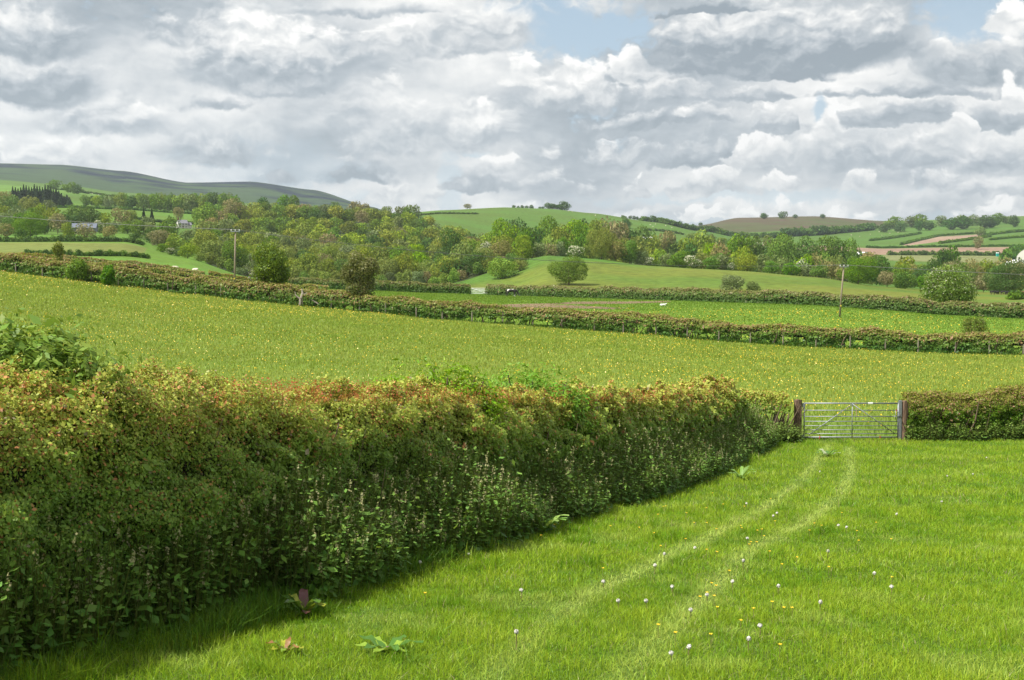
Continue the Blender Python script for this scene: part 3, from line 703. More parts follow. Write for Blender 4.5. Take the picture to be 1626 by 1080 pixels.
for y0, y1, n, h, wd in ((5.5, 13, 250000, .075, .0060), (13, 22, 250000, .085, .0085), (22, 41.3, 270000, .10, .013)):
    x, y = field_pts(n, y0, y1)
    P2 = np.c_[x, y]; z = terr(x, y)
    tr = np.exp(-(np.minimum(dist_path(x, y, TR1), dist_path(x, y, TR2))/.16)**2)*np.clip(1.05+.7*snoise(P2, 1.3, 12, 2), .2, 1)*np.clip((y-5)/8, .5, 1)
    nzb = snoise(P2, .9, 10, 3); nzs = snoise(P2, 4.5, 11, 2)
    foot = np.exp(-((x-HX(y)-.5)/.55)**2)            # longer grass by the hedge
    hh = h*(1+.35*nzb+.4*nzs+.9*(snoise(P2, 2.6, 17, 2) > .72))*(1-.35*tr)*(1+1.3*foot*np.clip(1.2-y/30, .4, 1))
    clump = snoise(P2, 2.6, 17, 2); f = np.clip(.55+nzb*.55+nzs*.34-.5*(clump > .72)+rng.normal(0, .2, len(x)), 0, 1)[:, None]
    C = G_LO*(1-f)+G_HI*f
    C = C*(1-.95*tr[:, None])+G_PALE*.95*tr[:, None]  # tracks: paler dry grass, with the sheen of flattened blades put into the colour
    pale = np.clip(snoise(P2, 2.2, 14, 3)*1.5-.45, 0, .35)[:, None]; C = C*(1-pale)+G_PALE*pale
    dry = rng.uniform(size=len(x)) < (.022+.06*np.clip(snoise(P2, .7, 15, 2), 0, 1)); C[dry] = G_DRY
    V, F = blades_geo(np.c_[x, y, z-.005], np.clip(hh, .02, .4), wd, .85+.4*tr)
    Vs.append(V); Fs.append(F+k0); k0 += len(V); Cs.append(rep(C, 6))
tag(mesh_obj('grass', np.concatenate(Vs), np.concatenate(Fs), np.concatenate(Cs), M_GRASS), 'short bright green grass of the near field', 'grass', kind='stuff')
# taller tufts at the hedge foot in the lower left corner
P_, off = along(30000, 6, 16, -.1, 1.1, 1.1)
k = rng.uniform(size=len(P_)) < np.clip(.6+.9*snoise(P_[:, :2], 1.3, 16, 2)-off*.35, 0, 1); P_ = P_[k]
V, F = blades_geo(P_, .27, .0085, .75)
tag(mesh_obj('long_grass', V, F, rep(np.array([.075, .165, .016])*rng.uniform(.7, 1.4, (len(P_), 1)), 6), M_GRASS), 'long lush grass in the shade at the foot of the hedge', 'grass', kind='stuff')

# buttercup meadow: tufts and flowers
def wedge(n, y0, y1fn, ext=.52):
    y = np.sqrt(rng.uniform(y0*y0, 125*125, n)); x = rng.uniform(-ext, ext, n)*y
    k = (y < y1fn(x)-1.2); return x[k], y[k]
x, y = wedge(420000, 41.5, H2); z = terr(x, y); P2 = np.c_[x, y]
f = np.clip(.5+.35*snoise(P2, .25, 20, 3)+rng.normal(0, .2, len(x)), 0, 1)[:, None]
C = np.array([.19, .285, .034])*(1-f)+np.array([.335, .39, .08])*f
# lusher green belt behind the gate
g = np.clip((50-y)/8, 0, .8)[:, None]; C = C*(1-g)+np.array([.10, .215, .016])*g
V, F = blades_geo(np.c_[x, y, z-.01], .17, np.clip(y*.00055, .02, .06), .5)
tag(mesh_obj('meadow_grass', V, F, rep(C, 6), M_GRASS), 'yellowish green grass of the buttercup field', 'grass', kind='stuff')
m_y = bpy.data.materials.new('buttercup_yellow'); m_y.use_nodes = True; b_ = m_y.node_tree.nodes['Principled BSDF']; b_.inputs['Base Color'].default_value = (.80, .52, .02, 1); b_.inputs['Roughness'].default_value = .4
x, y = wedge(125000, 42, H2); P2 = np.c_[x, y]
dn = np.clip(.50+.75*snoise(P2, .09, 22, 3)+.3*snoise(P2, .7, 23, 2)-.25*np.exp(-((x/y+.0)/.12)**2)*np.clip((y-70)/30, 0, 1), .05, 1)
dn *= np.clip((y-44)/5, .12, 1)
k = rng.uniform(size=len(x)) < dn*.30; x, y = x[k], y[k]
C = np.c_[x, y, terr(x, y)+rng.uniform(.12, .24, len(x))]
V, F = leaves_geo(C, np.tile([-.1, -.55, .6], (len(x), 1)), np.clip(.024+.00018*y, .024, .042), 1.0, .5)
tag(mesh_obj('buttercups', V, F, None, m_y), 'countless yellow buttercups dotted over the sloping field beyond the hedge', 'flowers', kind='stuff')
# pasture tufts behind the long hedge
y = np.sqrt(rng.uniform(95*95, 245*245, 260000)); x = rng.uniform(-.5, .5, len(y))*y; k = (y > H2(x)+1) & (y < H3(x)-1); x, y = x[k], y[k]; P2 = np.c_[x, y]
mud_c = ground_cols(x, y)[:, 0] > .15; k = ~mud_c | (rng.uniform(size=len(x)) < .12); x, y, P2 = x[k], y[k], P2[k]
f = np.clip(.5+.4*snoise(P2, .12, 25, 3)+rng.normal(0, .2, len(x)), 0, 1)[:, None]
C = np.array([.08, .185, .014])*(1-f)+np.array([.18, .26, .04])*f
V, F = blades_geo(np.c_[x, y, terr(x, y)-.01], .14, np.clip(y*.0006, .05, .14), .5)
tag(mesh_obj('pasture_grass', V, F, rep(C, 6), M_GRASS), 'tufty green grass of the grazed pasture between the hedges', 'grass', kind='stuff')
x = rng.normal(38, 14, 1700); y = rng.uniform(108, 165, 1700); k = (y > H2(x)+3) & (y < H3(x)-5); x, y = x[k], y[k]
C = np.c_[x, y, terr(x, y)+.15]; V, F = leaves_geo(C, np.tile([-.1, -.55, .6], (len(x), 1)), .075, 1.0, .5)
tag(mesh_obj('pasture_buttercups', V, F, None, m_y), 'scattered buttercups in the pasture around the right hand pole', 'flowers', kind='stuff')

# hedges farther off
H2P = [(x, H2(x)) for x in np.linspace(-72, 62, 24)]
hedge_thing('long low clipped hedge with brown tops and fence posts crossing behind the buttercup field', H2P, 1.74, 1.3, 1500, .15, PAL2, rag=.17, gaps=.6, core=.45, stems=3.2, rad=.05, seed=7, cz=.8, cb=.45, base=.12, depth=.5)
# rank green growth along its foot
x = rng.uniform(-72, 62, 9000); y = H2(x)-rng.uniform(.35, 1.0, 9000); P_ = np.c_[x, y, terr(x, y)]
V, F = blades_geo(P_, .32*np.clip(1+.5*snoise(P_[:, :2], .8, 27, 2), .2, 2), .07, .5)
tag(mesh_obj('verge_grass', V, F, rep(np.array([.055, .125, .018])*rng.uniform(.7, 1.3, (len(x), 1)), 6), M_GRASS), 'rank green grass along the foot of the long low hedge', 'grass', kind='stuff')
G3 = at(762, 464, 236)      # far gate
H3a = [(-62+0, 262), (-45.6, 240), (G3.x-1.8, H3(G3.x-1.8))]
H3b = [(G3.x+1.6, H3(G3.x+1.6)), (10, H3(10)), (20, 207), (39.6, 186), (55, 177), (73, 170), (100, 162)]
hedge_thing('clipped hedge at the far side of the pasture left of its small gate', [(xof(450, 240), 240), (xof(600, 237), 237), (G3.x-1.9, H3(G3.x-1.9))], 1.95, 1.6, 600, .28, PAL3, rag=.12, core=.9, seed=9)
hedge_thing('clipped hedge at the far side of the pasture running right from its small gate', H3b, 2.0, 1.7, 620, .27, PAL3, rag=.13, core=.9, seed=10)
for lab, pts, hh in (('hedge close behind the long low hedge, passing the foot of the left pole', [(xof(-60, 152), 152), (xof(150, 152), 152), (xof(290, 156), 156), (xof(400, 162), 162), (xof(520, 168), 168)], 1.55),
                 ('second of the stepped hedges behind the left pole, brown on top', [(xof(90, 205), 205), (xof(220, 200), 200), (xof(325, 198), 198)], 1.5),
                 ('short dark hedge running right from the second stepped hedge', [(xof(332, 222), 222), (xof(370, 222), 222), (xof(425, 224), 224)], 1.5),
                 ('hedge at the left edge above the long low hedge', [(xof(-150, 190), 190), (xof(0, 190), 190), (xof(88, 196), 196)], 1.7)):
    hedge_thing(lab, pts, hh, 1.4, 500, .22, PAL2, rag=.13, core=.85, seed=len(lab))
# ------------------------------------------------------------------ gate and posts
M_GALV = plain_mat('galvanised_steel', (.27, .29, .31), .5, .5, 30, .25, bump=.05, spec=.5)
M_OLDWOOD = plain_mat('weathered_wood', (.20, .13, .085), .9, n_scale=5, c2=(.06, .04, .03), bump=.6, stretch=(6, 6, .7))
M_PALEWOOD = plain_mat('grey_wood', (.30, .26, .20), .9, n_scale=5, n_amt=.45, bump=.5, stretch=(6, 6, .7))
M_WHITE = plain_mat('white_tape', (.75, .76, .76), .6, n_amt=.1)
M_RED = plain_mat('red_twine', (.45, .05, .05), .8, n_amt=.3)
gl, gr_ = at(1275, 640, GY), at(1428, 640, GY)
gz = tz(11.4, GY)+.02
gw = gr_.x-gl.x-.02; gh = 1.24
gate = tag(empty('field_gate', (gl.x+.05, GY, gz)), 'galvanised seven bar metal field gate closed across the gap between the hedges', 'gate')
def gm(name, parts, mat=M_GALV):
    mb = MB()
    for pts, r in parts: mb.tube(pts, r, 8)
    return mb.build(name, mat, gate, True)
def zline(x, h0): return (x, 0, h0)
x0, x1 = 0, gw-.06
gm('gate_frame', [([(x0, 0, gh), (x1, 0, gh)], .024), ([(x0, 0, .08), (x1, 0, .08)], .024), ([(x0, 0, .06), (x0, 0, gh+.02)], .022), ([(x1, 0, .06), (x1, 0, gh+.02)], .026)])
for h in (1.00, .79, .62, .47, .33, .20):
    gm('rail', [([(x0, 0, h), (x1, 0, h)], .0145)])
gm('upright', [([(gw/2, -.016, .08), (gw/2, -.016, gh)], .014)])
for s in (-1, 1): gm('brace', [([(gw/2, -.03, gh-.02), (gw/2+s*gw*.45, -.03, .20 if s > 0 else .17)], .014)])
gm('latch', [([(x1-.17, -.035, .80), (x1+.06, -.035, .80)], .012), ([(x1-.10, -.035, .70), (x1-.10, -.035, 1.0)], .010)])
MB().box((x0-.03, -.01, gh-.06), (.10, .07, .13)).build('hinge', M_GALV, gate, bevel=.006); MB().box((x0-.03, -.01, .12), (.09, .06, .09)).build('hinge', M_GALV, gate, bevel=.006)
mb = MB(); mb.box((gw*.69, 0, gh+.004), (.16, .056, .060)); mb.build('wrapped_tape', M_WHITE, gate, bevel=.01)
for xx, hh in ((.52, .09), (gw*.79, .09), (gw*.955, 1.01)):
    mb = MB(); mb.tube([(xx, -.03, hh+.05), (xx+.02, -.035, hh), (xx-.015, -.03, hh-.09)], .012, 5); mb.tube([(xx, -.03, hh), (xx+.045, -.03, hh-.03)], .009, 5)
    mb.build('twine', M_RED, gate)
mb = MB(); mb.tube([(gw*.535, -.03, gh), (gw*.54, -.035, gh-.2), (gw*.545, -.03, gh-.42)], .008, 5); mb.build('cord', plain_mat('pink_cord', (.55, .30, .26), .8), gate)
def post(name, label, x, y, w_, d_, h, mat, lean=0.0, extra=None, rz=0.0):
    t = tag(empty(name, (x, y, tz(x, y)), rz), label, 'post'); mb = MB()
    n = 9; 
    for k in range(4):
        pass
    rr = random.Random(int(abs(x)*100)); vs = []; segs = 6
    for i in range(segs+1):
        f = i/segs
        for a in range(n):
            q = 2*math.pi*a/n; cr_ = 1+rr.uniform(-.07, .07)
            sq = 1/max(abs(math.cos(q)), abs(math.sin(q)))**.7
            mb.v.append((math.cos(q)*w_*.5*sq*cr_+lean*f, math.sin(q)*d_*.5*sq*cr_, -.25+(h+.25)*f+(rr.uniform(-.02, .03) if i == segs else 0)))
    for i in range(segs):
        for a in range(n): mb.f.append((i*n+a, i*n+(a+1) % n, (i+1)*n+(a+1) % n, (i+1)*n+a))
    mb.f.append(tuple(segs*n+a for a in range(n))); mb.build('shaft', mat, t)
    return t
post('gate_post', 'stout dark timber hanging post at the left end of the metal gate', gl.x-.17, GY+.03, .25, .24, 1.36, M_OLDWOOD)
rp = post('gate_post', 'brown timber post with a galvanised strip at the right end of the metal gate', gr_.x+.20, GY+.05, .19, .2, 1.33, M_OLDWOOD)
mb = MB(); mb.box((-.16, -.03, .68), (.10, .09, 1.36)); mb.build('steel_strip', M_GALV, rp, bevel=.008)
mb = MB(); mb.tube([(.06, .1, .85), (.75, .25, .35)], .045, 7); mb.build('brace', M_OLDWOOD, rp)
t = post('fence_post', 'grey stake standing in the gap under the short clipped hedge', 8.98, 40.55, .12, .11, 1.15, M_PALEWOOD)

# fence posts along the long low hedge
fp = None; H2px = [(30, 445), (208, 0), (388, 0)]
def copy_tree(o, loc, rz=0.0, s=None, label=None):
    c = o.copy(); col.objects.link(c); c.location = loc; c.rotation_euler = (0, 0, rz)
    if s is not None: c.scale = s
    if label: c['label'] = label
    for ch in o.children:
        d = ch.copy(); col.objects.link(d); d.parent = c
        for g2 in ch.children:
            e = g2.copy(); col.objects.link(e); e.parent = d
    return c
xs = np.arange(-58, 56, 2.72); proto = None; nposts = len(xs)
def ordinal(n):
    w_ = ['first','second','third','fourth','fifth','sixth','seventh','eighth','ninth','tenth','eleventh','twelfth','thirteenth','fourteenth','fifteenth','sixteenth','seventeenth','eighteenth','nineteenth','twentieth']
    if n <= 20: return w_[n-1]
    tens = {2:'twenty', 3:'thirty', 4:'forty', 5:'fifty'}[n//10]
    if n % 10 == 0: return {2:'twentieth', 3:'thirtieth', 4:'fortieth', 5:'fiftieth'}[n//10]
    return tens+'-'+w_[n % 10-1]
vis = [x for x in xs if -.435 < x/H2(x) < .435]
for x in xs:
    y = H2(x)-.66; r_ = rng.uniform(-.15, .15); loc = (x+r_, y, tz(x, y))
    k = 1+sum(1 for v in vis if v < x)
    lab = f'short wooden fence post before the long low hedge, {ordinal(k)} from the left edge' if x in vis else 'short wooden fence post of the long low hedge, beyond the edge of the view'
    if proto is None:
        proto = tag(empty('fence_post', loc), lab, 'post', 'wooden fence posts along the long low hedge')
        mb = MB(); mb.box((0, 0, .50), (.085, .085, 1.10), .3, .0, .9); mb.build('stake', M_PALEWOOD, proto)
        mb = MB(); mb.tube([(0, -.055, .85), (.02, -.07, .85)], .008, 4); mb.build('staple', M_GALV, proto)
    else: copy_tree(proto, loc, rng.uniform(-.4, .4), (1, 1, rng.uniform(.85, 1.1)), lab)
# split pale stump and leaning branch in the long low hedge
s = at(478, 470, H2(xof(478, 113))-.6); t = tag(empty('dead_stump', (s.x, s.y, tz(s.x, s.y))), 'pale broken dead stump leaning in the low hedge below the left tree', 'stump')
mb = MB(); mb.tube([(-.1, 0, -.1), (-.05, 0, .7), (.15, .05, 1.3), (.1, .05, 1.75)], [.16, .14, .12, .05], 7); mb.build('trunk', plain_mat('dead_wood', (.36, .31, .26), .9), t)
mb = MB(); mb.tube([(-.02, 0, .7), (-.5, .0, 1.1), (-.6, .05, 1.5)], [.09, .06, .02], 6); mb.tube([(.1, 0, 1.1), (.6, -.1, 1.35)], [.07, .03], 6); mb.tube([(1.0, -.25, .75), (1.9, -.3, .15)], .07, 6); mb.build('branch', plain_mat('dead_wood_2', (.34, .29, .24), .9), t)

# utility poles, with the wires they carry
M_POLE = plain_mat('pole_wood', (.27, .22, .16), .85, n_scale=3, n_amt=.35, bump=.4, stretch=(8, 8, .4))
def pole(label, px, py_top, Y, lean, hh):
    top = at(px, py_top, Y); z0 = tz(top.x, Y); h = top.z-z0
    t = tag(empty('utility_pole', (top.x, Y, z0)), label, 'pole')
    mb = MB(); mb.tube([(-lean, 0, -.4), (-lean*.5, 0, h*.5), (0, 0, h)], [.12, .11, .085], 10); mb.build('shaft', M_POLE, t, True)
    mb = MB(); mb.box((0, -.13, h-.22), (1.15, .09, .11)); mb.build('crossarm', M_GALV, t, bevel=.01)
    for x in (-.5, 0, .5):
        mb = MB(); mb.tube([(x, -.13, h-.17), (x, -.13, h-.08), (x, -.13, h+.03)], [.03, .075, .05], 8); mb.build('insulator', plain_mat('porcelain', (.62, .63, .62), .3, n_amt=.05), t, True)
    mb = MB(); mb.box((-lean*.78, -.175, h*.22), (.16, .03, .2)); mb.build('warning_plate', plain_mat('yellow_plate', (.62, .48, .06), .5, n_amt=.1), t)
    return Vector((top.x, Y-.13, z0+h+.02))
pa = pole('wooden electricity pole beside the left hedge tree, topped by a small crossarm', 374, 365, 150, .25, 8)
pb = pole('wooden electricity pole standing alone in the pasture on the right', 1340, 421, 152, .45, 8)
mw = plain_mat('wire', (.20, .20, .20), .6, .3)
wires = tag(empty('power_line', (0, 150, 3)), 'thin overhead wires strung between the two wooden poles', 'wires')
def wire(a, b, sag, r=.010):
    mb = MB(); pts = [a.lerp(b, i/24)-Vector((0, 0, 4*sag*(i/24)*(1-i/24)))-Vector((0, 150, 3)) for i in range(25)]
    mb.tube(pts, r, 4, False); mb.build('wire', mw, wires, True)
for dx in (-.5, 0, .5):
    d = Vector((dx, 0, 0)); wire(pa+d, pb+d, 1.6)
    wire(pa+d, Vector((-125, 185, 14))+d, 1.2); wire(pb+d, Vector((140, 140, -1))+d, 1.2)

# ------------------------------------------------------------------ trees
KIND = {  # dark leaf, light leaf, density, leaf size factor, words
 'mid':    ((.070, .145, .020), (.150, .255, .032), 1.0, 'mid green'),
 'fresh':  ((.120, .215, .018), (.270, .370, .030), 1.0, 'bright green'),
 'dark':   ((.036, .086, .022), (.076, .150, .030), 1.0, 'dark green'),
 'olive':  ((.130, .185, .026), (.250, .290, .045), .95, 'olive green'),
 'brown':  ((.165, .155, .060), (.280, .245, .110), .7, 'half bare brown'),
 'grey':   ((.105, .150, .055), (.200, .250, .095), .9, 'grey green'),
 'blossom':((.085, .145, .030), (.62, .60, .48), .9, 'white blossoming'),
 'conifer':((.018, .040, .022), (.036, .062, .030), 1.0, 'blackish conifer'),
}
def crown_cards(kind, W_, Hc, z0, n, leaf, r, shape='round', lobes=None, tilt=.9):
    lo, hi, den, _ = KIND[kind]; n = int(n*den)
    if kind == 'conifer':
        f = r.uniform(0, 1, n)**.75; a = r.uniform(0, 6.28, n); rr = (1-f)*W_*.5*(1+.25*np.sin(f*38+a*2))*r.uniform(.55, 1.05, n)
        C = np.c_[np.cos(a)*rr, np.sin(a)*rr, z0+f*Hc]; N = np.c_[np.cos(a), np.sin(a), np.full(n, .5)]; k = r.uniform(0, 1, n)
    else:
        L = lobes or int(r.integers(15, 22)); cen = []; rad = []
        for i in range(L):
            th = r.uniform(0, 6.28); v = r.uniform(-1, 1); q = math.sqrt(max(0, 1-min(1, abs(v))**3))
            k_ = r.uniform(.40, .74)
            if shape == 'tall': q *= .8
            cen.append((math.cos(th)*q*W_*.5*k_*1.15, math.sin(th)*q*W_*.5*k_*1.15, z0+Hc*(.5+.5*v*.66))); rad.append(r.uniform(.20, .34)*min(W_, Hc*1.3))
        cen.append((0, 0, z0+Hc*.62)); rad.append(.36*min(W_, Hc)); cen.append((0, 0, z0+Hc*.34)); rad.append(.36*min(W_, Hc))
        cen = np.array(cen); rad = np.array(rad); w_ = rad**2; i = r.choice(len(rad), n, p=w_/w_.sum())
        d = r.normal(size=(n, 3)); d /= np.linalg.norm(d, axis=1)[:, None]
        rr = rad[i]*(1-np.abs(r.normal(0, .16, n))); sq = np.array([1, 1, .82])
        C = cen[i]+d*rr[:, None]*sq
        # drop what lies deep inside other lobes, keep the outline ragged
        deep = np.zeros(n)
        for c_, q in zip(cen, rad): deep = np.maximum(deep, 1-np.linalg.norm((C-c_)/sq, axis=1)/q)
        keep = (deep < .38) | (r.uniform(size=n) < .3); keep &= C[:, 2] > z0-.02*Hc
        C, d, i = C[keep], d[keep], i[keep]; n = len(C); N = d; hue = r.uniform(-.25, .25, len(rad))
        k = np.clip(.5+hue[i]+r.normal(0, .28, n), 0, 1)
        if kind == 'blossom': k = (r.uniform(size=n) < np.clip(.38+d[:, 2]*.35+hue[i]*.8, 0, .9))*r.uniform(.7, 1, n)
    V, F = leaves_geo(C, N, leaf, .75, tilt, r=r)
    cc = np.array(lo)*(1-k[:, None])+np.array(hi)*k[:, None]
    return V, F, rep(cc, 4)
def trunk_mb(H, z0, Hc, W_, r, limbs=5, rad=None, fork=False):
    mb = MB(); rad = rad or H*.022; top = z0+Hc*.55
    mb.tube([(0, 0, -.6), (0, 0, .2*top), (r.uniform(-.02, .02)*H, 0, .6*top), (r.uniform(-.03, .03)*H, 0, top)], [rad*1.35, rad, rad*.8, rad*.35], 7)
    for i in range(limbs):
        a = 6.28*i/limbs+r.uniform(-.5, .5); h = z0*.8+(top-z0*.8)*r.uniform(.0, .7); l = W_*.36*r.uniform(.7, 1.1)
        mb.tube([(0, 0, h), (math.cos(a)*l*.5, math.sin(a)*l*.5, h+Hc*.2), (math.cos(a)*l, math.sin(a)*l, h+Hc*.45)], [rad*.55, rad*.35, rad*.1], 5)
    return mb
PROTO = {}
hold = []
def tree_proto(kind, var, lod):
    key = (kind, var, lod)
    if key in PROTO: return PROTO[key]
    r = np.random.default_rng(hash((kind, var)) % 9999 if False else sum(map(ord, kind))*7+var*31)
    n, leaf = {0: (1900, .085), 1: (5200, .052), 2: (17000, .028)}[lod]
    tall = kind in ('conifer',); W_ = 1.0; z0 = .04 if kind == 'conifer' else (.10 if kind == 'brown' else .03)
    V, F, C = crown_cards(kind, W_, 1-z0, z0, n, leaf, r)
    # unit tree: height 1, width 1
    me_c = mesh_obj('crown', V, F, C, M_TREE); me_t = trunk_mb(1.0, z0, 1-z0, W_, r, 6 if kind == 'brown' else 4, .02 if kind != 'brown' else .017).build('trunk', M_BARK)
    d = (me_c.data, me_t.data); bpy.data.objects.remove(me_c); bpy.data.objects.remove(me_t); PROTO[key] = d
    return d
used_labels = {}
def tree(px, top, wpx, kind, Y, label=None, group=None, lod=None, z_off=0.0, name=None, cat='tree', py_x=None, x=None):
    if x is None: x = at(px, top, Y).x
    zt = at(px, top, Y).z; z0 = tz(x, Y)+z_off; H = zt-z0; Wm = wpx*Y/F_PX
    if H < Wm*.8: H = Wm*.8
    if H > Wm*1.45 and kind != 'conifer': Wm = H/1.45
    if H > Wm*2.6 and kind != 'conifer': z0 = zt-Wm*2.2 if False else z0
    if lod is None: lod = 1 if wpx > 30 else 0
    var = int(rng.integers(0, 4))
    cd, td = tree_proto(kind, var, lod)
    e = empty(name or ('conifer_tree' if kind == 'conifer' else 'broadleaf_tree'), (x, Y, z0), rng.uniform(0, 6.28))
    e.scale = (Wm*.98, Wm*.98, H)
    for nm, d in (('crown', cd), ('trunk', td)):
        o = bpy.data.objects.new(nm, d); col.objects.link(o); o.parent = e
    tag(e, label or f'{KIND[kind][3]} tree', cat, group)
    return e

# -- near solitary trees
def shrub_tree(name, label, cat, px, top, base_py, wpx, Y, cl, ch, seed, n=9000, leaf=.12, blossom=None, side=None, zfrac=.1):
    r = np.random.default_rng(seed); x = at(px, top, Y).x; z0 = tz(x, Y); H = at(px, top, Y).z-z0; Wm = wpx*Y/F_PX
    t = tag(empty(name, (x, Y, z0)), label, cat)
    L = 26; d = r.normal(size=(L, 3)); d /= np.linalg.norm(d, axis=1)[:, None]
    zc = H*(.5+zfrac*.5); cen = d*np.array([Wm*.36, Wm*.36, H*(.5-zfrac*.5)*.80]); cen[:, 2] += zc; cen = np.vstack([cen, [[0, 0, zc], [0, 0, zc*.62], [0, 0, zc*1.25], [0, 0, zc*.4]]]); rad = np.r_[r.uniform(.13, .2, L)*Wm, .38*Wm, .38*Wm, .34*Wm, .30*Wm]
    i = r.choice(len(rad), n, p=rad**2/(rad**2).sum()); dd = r.normal(size=(n, 3)); dd /= np.linalg.norm(dd, axis=1)[:, None]
    C = cen[i]+dd*(rad[i]*(1-np.abs(r.normal(0, .2, n))+(r.uniform(size=n) < .1)*.25))[:, None]
    k = np.clip(.5+r.uniform(-.3, .3, len(rad))[i]+r.normal(0, .25, n), 0, 1)[:, None]; ok = C[:, 2] > zfrac*H*.5
    cc = np.array(cl)*(1-k)+np.array(ch)*k
    if blossom is not None:
        b = r.uniform(size=n) < blossom[0]*(blossom[2](C, Wm, H) if len(blossom) > 2 else 1); cc[b] = blossom[1]
    V, F = leaves_geo(C[ok], dd[ok], leaf, .7, .9, r=r); mesh_obj('crown', V, F, rep(cc[ok], 4), M_LEAF, t)
    mb = MB()
    for j in range(7):
        a = j*.9+r.uniform(0, .5); mb.tube([(math.cos(a)*.12*Wm*.5, math.sin(a)*.12*Wm*.5, -.3), (math.cos(a)*Wm*.12, math.sin(a)*Wm*.12, H*.35), (math.cos(a)*Wm*.30, math.sin(a)*Wm*.30, H*.75)], [Wm*.022, Wm*.016, Wm*.005], 6)
    mb.build('trunk', M_BARK, t)
    return t
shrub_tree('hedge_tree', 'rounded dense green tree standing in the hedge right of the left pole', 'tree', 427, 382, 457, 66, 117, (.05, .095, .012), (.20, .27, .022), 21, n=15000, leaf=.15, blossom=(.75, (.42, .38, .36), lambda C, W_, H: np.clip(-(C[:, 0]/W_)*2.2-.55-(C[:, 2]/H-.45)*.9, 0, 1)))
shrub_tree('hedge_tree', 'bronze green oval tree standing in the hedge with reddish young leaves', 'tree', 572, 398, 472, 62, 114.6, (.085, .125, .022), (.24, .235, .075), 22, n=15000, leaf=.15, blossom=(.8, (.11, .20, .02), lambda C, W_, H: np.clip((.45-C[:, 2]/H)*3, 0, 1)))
shrub_tree('hawthorn_tree', 'spreading hawthorn dotted with white blossom in the far hedge on the right', 'tree', 1506, 428, 494, 86, 183, (.075, .15, .022), (.18, .27, .04), 23, n=15000, leaf=.24, blossom=(.17, (.46, .47, .33), lambda C, W_, H: np.clip(.15+np.abs(C[:, 0])/W_*1.6-(C[:, 0] > 0)*.1+(C[:, 2]/H-.6), 0, .85)))
shrub_tree('bush', 'small loose bush with upright shoots behind the low hedge at the right', 'bush', 1548, 494, 538, 44, 104, (.075, .115, .020), (.16, .19, .04), 24, n=5000, leaf=.11, zfrac=.02)
shrub_tree('bush', 'very small thin topped thorn bush growing from the hedge at far left', 'bush', 92, 387, 410, 20, 150, (.11, .14, .03), (.22, .23, .06), 25, n=1500, leaf=.16, zfrac=.5)
for i, (px, top, wpx, Y, lab) in enumerate([(122, 413, 40, 118, 'bright green elder clump standing in the long low hedge, the wider of two'), (171, 418, 24, 116.5, 'bright green elder clump in the long low hedge, the rounder one on the right'), (28, 408, 18, 122, 'small bright bush growing from the top of the low hedge at far left'), (508, 454, 16, 117, 'tiny green bush behind the low hedge between the two hedge trees')]):
    shrub_tree('bush', lab, 'bush', px, top, 0, wpx, Y, (.075, .165, .016), (.15, .28, .03), 30+i, n=2600, leaf=.16, zfrac=.02)
tree(903, 422, 54, 'mid', 372, 'round topped oak standing alone low on the bright green slope', lod=2)
tree(955, 364, 42, 'olive', 492, 'tall airy elm like tree with bare trunk at the edge of the bright slope', lod=2)
tree(977, 384, 30, 'brown', 490, 'pinkish brown small tree right of the tall airy tree on the slope', lod=1)
tree(1000, 383, 28, 'mid', 492, 'dense green tree second right of the tall airy tree on the slope', lod=1)
tree(1020, 397, 20, 'grey', 494, 'small grey green tree at the right end of the row on the slope', lod=1)
tree(298, 398, 29, 'fresh', 470, 'round bright yellow green tree at the foot of the wood, left side', lod=1)
tree(326, 320, 38, 'fresh', 850, 'big bright green tree on the slope above the white farmhouse', lod=1)
tree(48, 346, 46, 'mid', 560, 'large round mid green tree left of the small barn', lod=2)
tree(1363, 411, 54, 'mid', 450, 'broad mid green tree behind the right hand pole', lod=2)
tree(1598, 421, 60, 'dark', 436, 'massive dark green tree at the right edge above the black cattle', lod=2)
tree(1352, 378, 44, 'mid', 700, 'large tree at the right end of the clump before the ploughed field', lod=1)
tree(1313, 373, 40, 'mid', 705, 'tallest tree in the middle of the clump before the ploughed field', lod=1)
tree(1277, 377, 36, 'mid', 700, 'left hand tree of the clump before the ploughed field', lod=1)
tree(1239, 375, 36, 'mid', 690, 'big round tree standing left of the clump before the ploughed field', lod=1)
tree(1168, 371, 42, 'mid', 690, 'broad crowned green tree right of the yellowish tree in the valley', lod=1)
tree(1117, 369, 22, 'fresh', 760, 'yellowish young tree rising above the valley scrub', lod=0)
tree(866, 345, 38, 'mid', 720, 'great domed tree above the left end of the bright slope', lod=1)
tree(908, 347, 30, 'fresh', 740, 'bright green tree right of the great domed tree', lod=1)
tree(801, 346, 30, 'fresh', 760, 'yellow green tree left of the great domed tree', lod=1)
tree(718, 367, 40, 'dark', 640, 'dark green domed tree in the upper middle of the wood', lod=1)
tree(760, 412, 44, 'dark', 480, 'dark green round tree at the foot of the wood above the small gate', lod=1)
tree(718, 412, 40, 'dark', 490, 'dark bluish tree left of the round one at the foot of the wood', lod=1)
tree(797, 433, 44, 'fresh', 440, 'low pale yellow green tree right above the small gate', lod=1)
tree(825, 425, 22, 'olive', 448, 'small olive tree at the right foot of the wood by the slope', lod=1)
tree(770, 385, 18, 'blossom', 560, 'white flowering hawthorn at the top corner of the bright slope', lod=1)
tree(1412, 446, 18, 'brown', 440, 'low grey thicket on the slope behind the far hedge')if False else None
for i, (px, w_) in enumerate([(1162, 38), (1195, 26)]):
    tree(px, 450+i*2, w_, 'grey', 300, ['grey green willow bush rising behind the far hedge, the larger one', 'grey green willow bush rising behind the far hedge, the smaller one'][i], lod=1, name='willow_bush', cat='bush')
